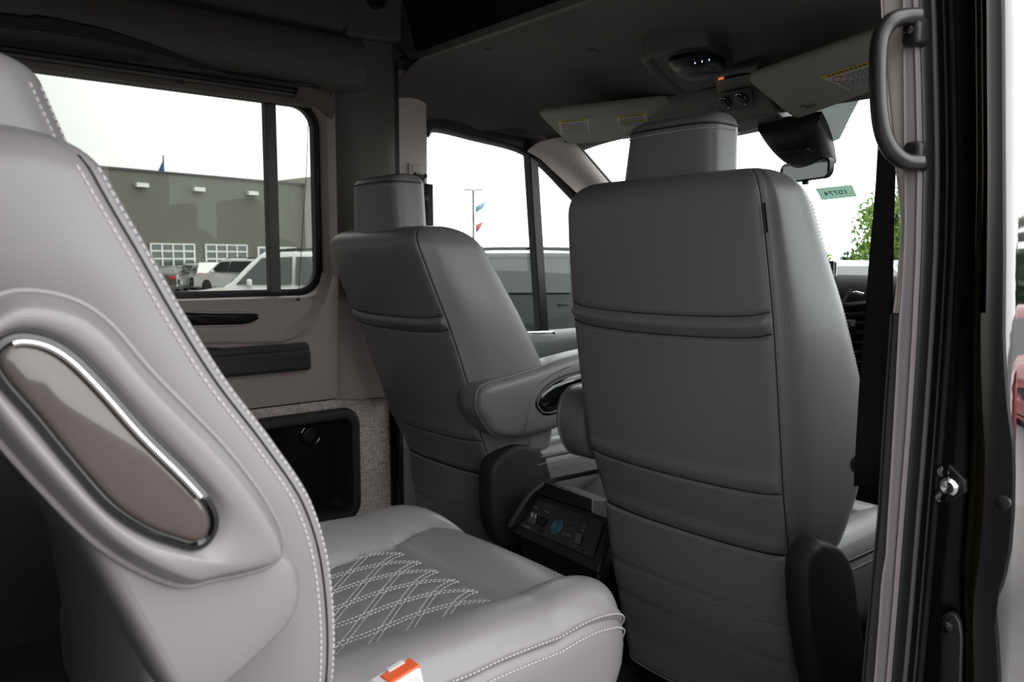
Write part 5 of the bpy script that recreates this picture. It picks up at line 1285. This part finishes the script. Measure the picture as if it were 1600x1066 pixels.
for (l, r_) in ((402, 417), (433, 463)):
    s0, s1 = sof(l), sof(r_); z1_ = zof(440, 386); z0_ = zof(440, 404)
    w_ = wallbox(MB(), s0, s1, z0_, z1_, 0, .06).build('window', 'doorframe', bd, smooth=False)
    wallbox(MB(), s0 + .15, s1 - .15, z0_ + .12, z1_ - .12, .06, .08).build('pane', mat('teal_glass', (.07, .13, .12), .2), w_, smooth=False)
for (px, py) in ((224, 290), (312, 296.5), (395, 302.5)):
    s0 = sof(px); z_ = zof(px, py); wallbox(MB(), s0 - .35, s0 + .35, z_ - .12, z_ + .12, 0, .35).build('wall_light', 'doorframe', bd)
t = empty('flag', tuple(at(258, 266, x=A_[0] - 8)), 'small dark blue flag on a short pole above the workshop roof', 'flag')
bq = at(256, 271, x=A_[0] - 8)
MB().tube([(bq[0], bq[1], 6.34), bq + np.array([0, 0, 1.2])], .05, 6).build('pole', 'poleg', t)
MB().grid([[tuple(bq + np.array([0, 0, .9])), tuple(bq + np.array([0, 0, -.1]))], [tuple(bq + np.array([.1, -.4, .1])), tuple(bq + np.array([.1, -.5, -.4]))]]).build('cloth', 'flagb', t, solid=.03)
# light poles
def lamp_pole(px, ytop, depth, label, arm, ban=False):
    g = grd(px, depth); zt2 = .97 + (410 - ytop) / FPX * depth
    t = empty('light_pole', (g[0], g[1], -.65), label, 'light pole')
    MB().tube([(g[0], g[1], -.65), (g[0], g[1], zt2)], .055, 8).build('pole', 'poleg', t)
    for s_ in (-1, 1):
        e_ = np.array([g[0] + rv[0] * s_ * arm, g[1] + rv[1] * s_ * arm, zt2]); c2 = (e_ + np.array([g[0], g[1], zt2])) / 2
        MB().box(c2, (arm * .8, .2, .05), (0, 0, YAW)).build('lamp_head', 'poleg', t)
    if ban:
        for (y0_, y1_, m_, o_) in ((318, 334, 'bannerb', .45), (346, 366, 'bannerr', .30)):
            za, zb_ = .97 + (410 - y0_) / FPX * depth, .97 + (410 - y1_) / FPX * depth
            MB().grid([[(g[0] + rv[0] * .1, g[1] + rv[1] * .1, za - .2), (g[0] + rv[0] * .1, g[1] + rv[1] * .1, zb_)], [(g[0] + rv[0] * (o_ + .2), g[1] + rv[1] * (o_ + .2), za + (.1 if o_ > .4 else 0)), (g[0] + rv[0] * o_, g[1] + rv[1] * o_, zb_ + .2)]]).build('banner', m_, t, solid=.03)
lamp_pole(740, 299, 38, 'tall light pole with a blue and a red banner outside the driver window', .5, True)
lamp_pole(714, 363, 80, 'distant light pole left of the banner pole', .9)
# trees ahead
def tree(px, depth, ztop, rad, m_, label, n=900, zb=None, leafs=.22, trunk=True):
    g = grd(px, depth); t = empty('tree', (g[0], g[1], -.65), label, 'tree')
    mb = MB(); rnd = random.Random(px)
    zb = zb if zb is not None else ztop * .3
    blobs = [(rnd.uniform(-.5, .5) * rad, rnd.uniform(-.5, .5) * rad, rnd.uniform(zb + rad * .3, ztop - rad * .3), rad * rnd.uniform(.35, .6)) for _ in range(14)]
    for _ in range(n):
        b = rnd.choice(blobs); v = Vector((rnd.gauss(0, 1), rnd.gauss(0, 1), rnd.gauss(0, 1))).normalized() * b[3] * rnd.uniform(.7, 1.05)
        c_ = Vector((g[0] + b[0], g[1] + b[1], b[2])) + v; e1_ = Vector((rnd.gauss(0, 1), rnd.gauss(0, 1), rnd.gauss(0, 1))).normalized() * leafs; e2_ = v.cross(e1_).normalized() * leafs
        mb.add([c_ - e1_, c_ - e2_ * .6, c_ + e1_, c_ + e2_ * .6], [(0, 1, 2, 3)])
    mb.build('foliage', m_, t, smooth=False)
    if trunk: MB().tube([(g[0], g[1], -.65), (g[0], g[1], ztop * .7)], [.22, .08], 8).build('trunk', 'bark', t)
tree(1398, 34, 4.3, 1.9, 'leaf', 'bright green leafy tree behind the shoulder belt outside the windshield', 6500, zb=.3, leafs=.10)
tree(1330, 80, 1.9, 1.3, 'leafd', 'small dark conifer on the horizon left of the bright green tree', 300, zb=.2, leafs=.25)
tree(1282, 90, 2.4, 1.8, 'leaf', 'small pale green tree on the horizon beside the dashboard screen', 300, zb=.3, leafs=.25)
t = tree(1800, 17, 2.2, 1.8, 'leafd', 'dark green tree mirrored in the glossy front door skin above the red car', 1200, zb=-.2)
tobj = [o for o in COL.objects if o.name.startswith('tree') and o.type == 'EMPTY'][-1]
# move the mirrored tree behind the red car
dlt = Vector((7.2, 18.5, -.65)) - tobj.location; tobj.location += dlt
# parking bay lines, kerb and dry verge
def strip(name, a, b, w, m_, h_=.004):
    a = Vector((*a, 0)); b = Vector((*b, 0)); d = (b - a).normalized(); n_ = Vector((-d.y, d.x, 0)) * w / 2
    q = [a - n_, b - n_, b + n_, a + n_]; return MB().add([(p.x, p.y, -.65) for p in q] + [(p.x, p.y, -.65 + h_) for p in q], [(3, 2, 1, 0), (4, 5, 6, 7), (0, 1, 5, 4), (1, 2, 6, 5), (2, 3, 7, 6), (3, 0, 4, 7)])
structure('parking_line', strip('l', (1.2, 4.1), (6, 4.7), .10, 'x'), 'linepaint', smooth=False)
structure('concrete_apron', MB().bx(1.06, 14, -2, 6.4, -.648, -.645), 'concrete', smooth=False)
structure('verge', MB().add([(-3.2, 4.2, -.649), (-7.5, -2, -.649), (-8.8, -1, -.649), (-3.9, 6.5, -.649), (-3.2, 4.2, -.60), (-7.5, -2, -.60), (-8.8, -1, -.60), (-3.9, 6.5, -.60)], [(0, 1, 2, 3), (7, 6, 5, 4), (0, 4, 5, 1), (1, 5, 6, 2), (2, 6, 7, 3), (3, 7, 4, 0)]), 'drygrass', smooth=False)
tag(MB().bx(2.0, 2.5, 4.9, 5.3, -.65, -.63).build('drain_grate', 'rust'), 'rusty brown drain grate in the pavement mirrored near the right edge', 'drain grate')
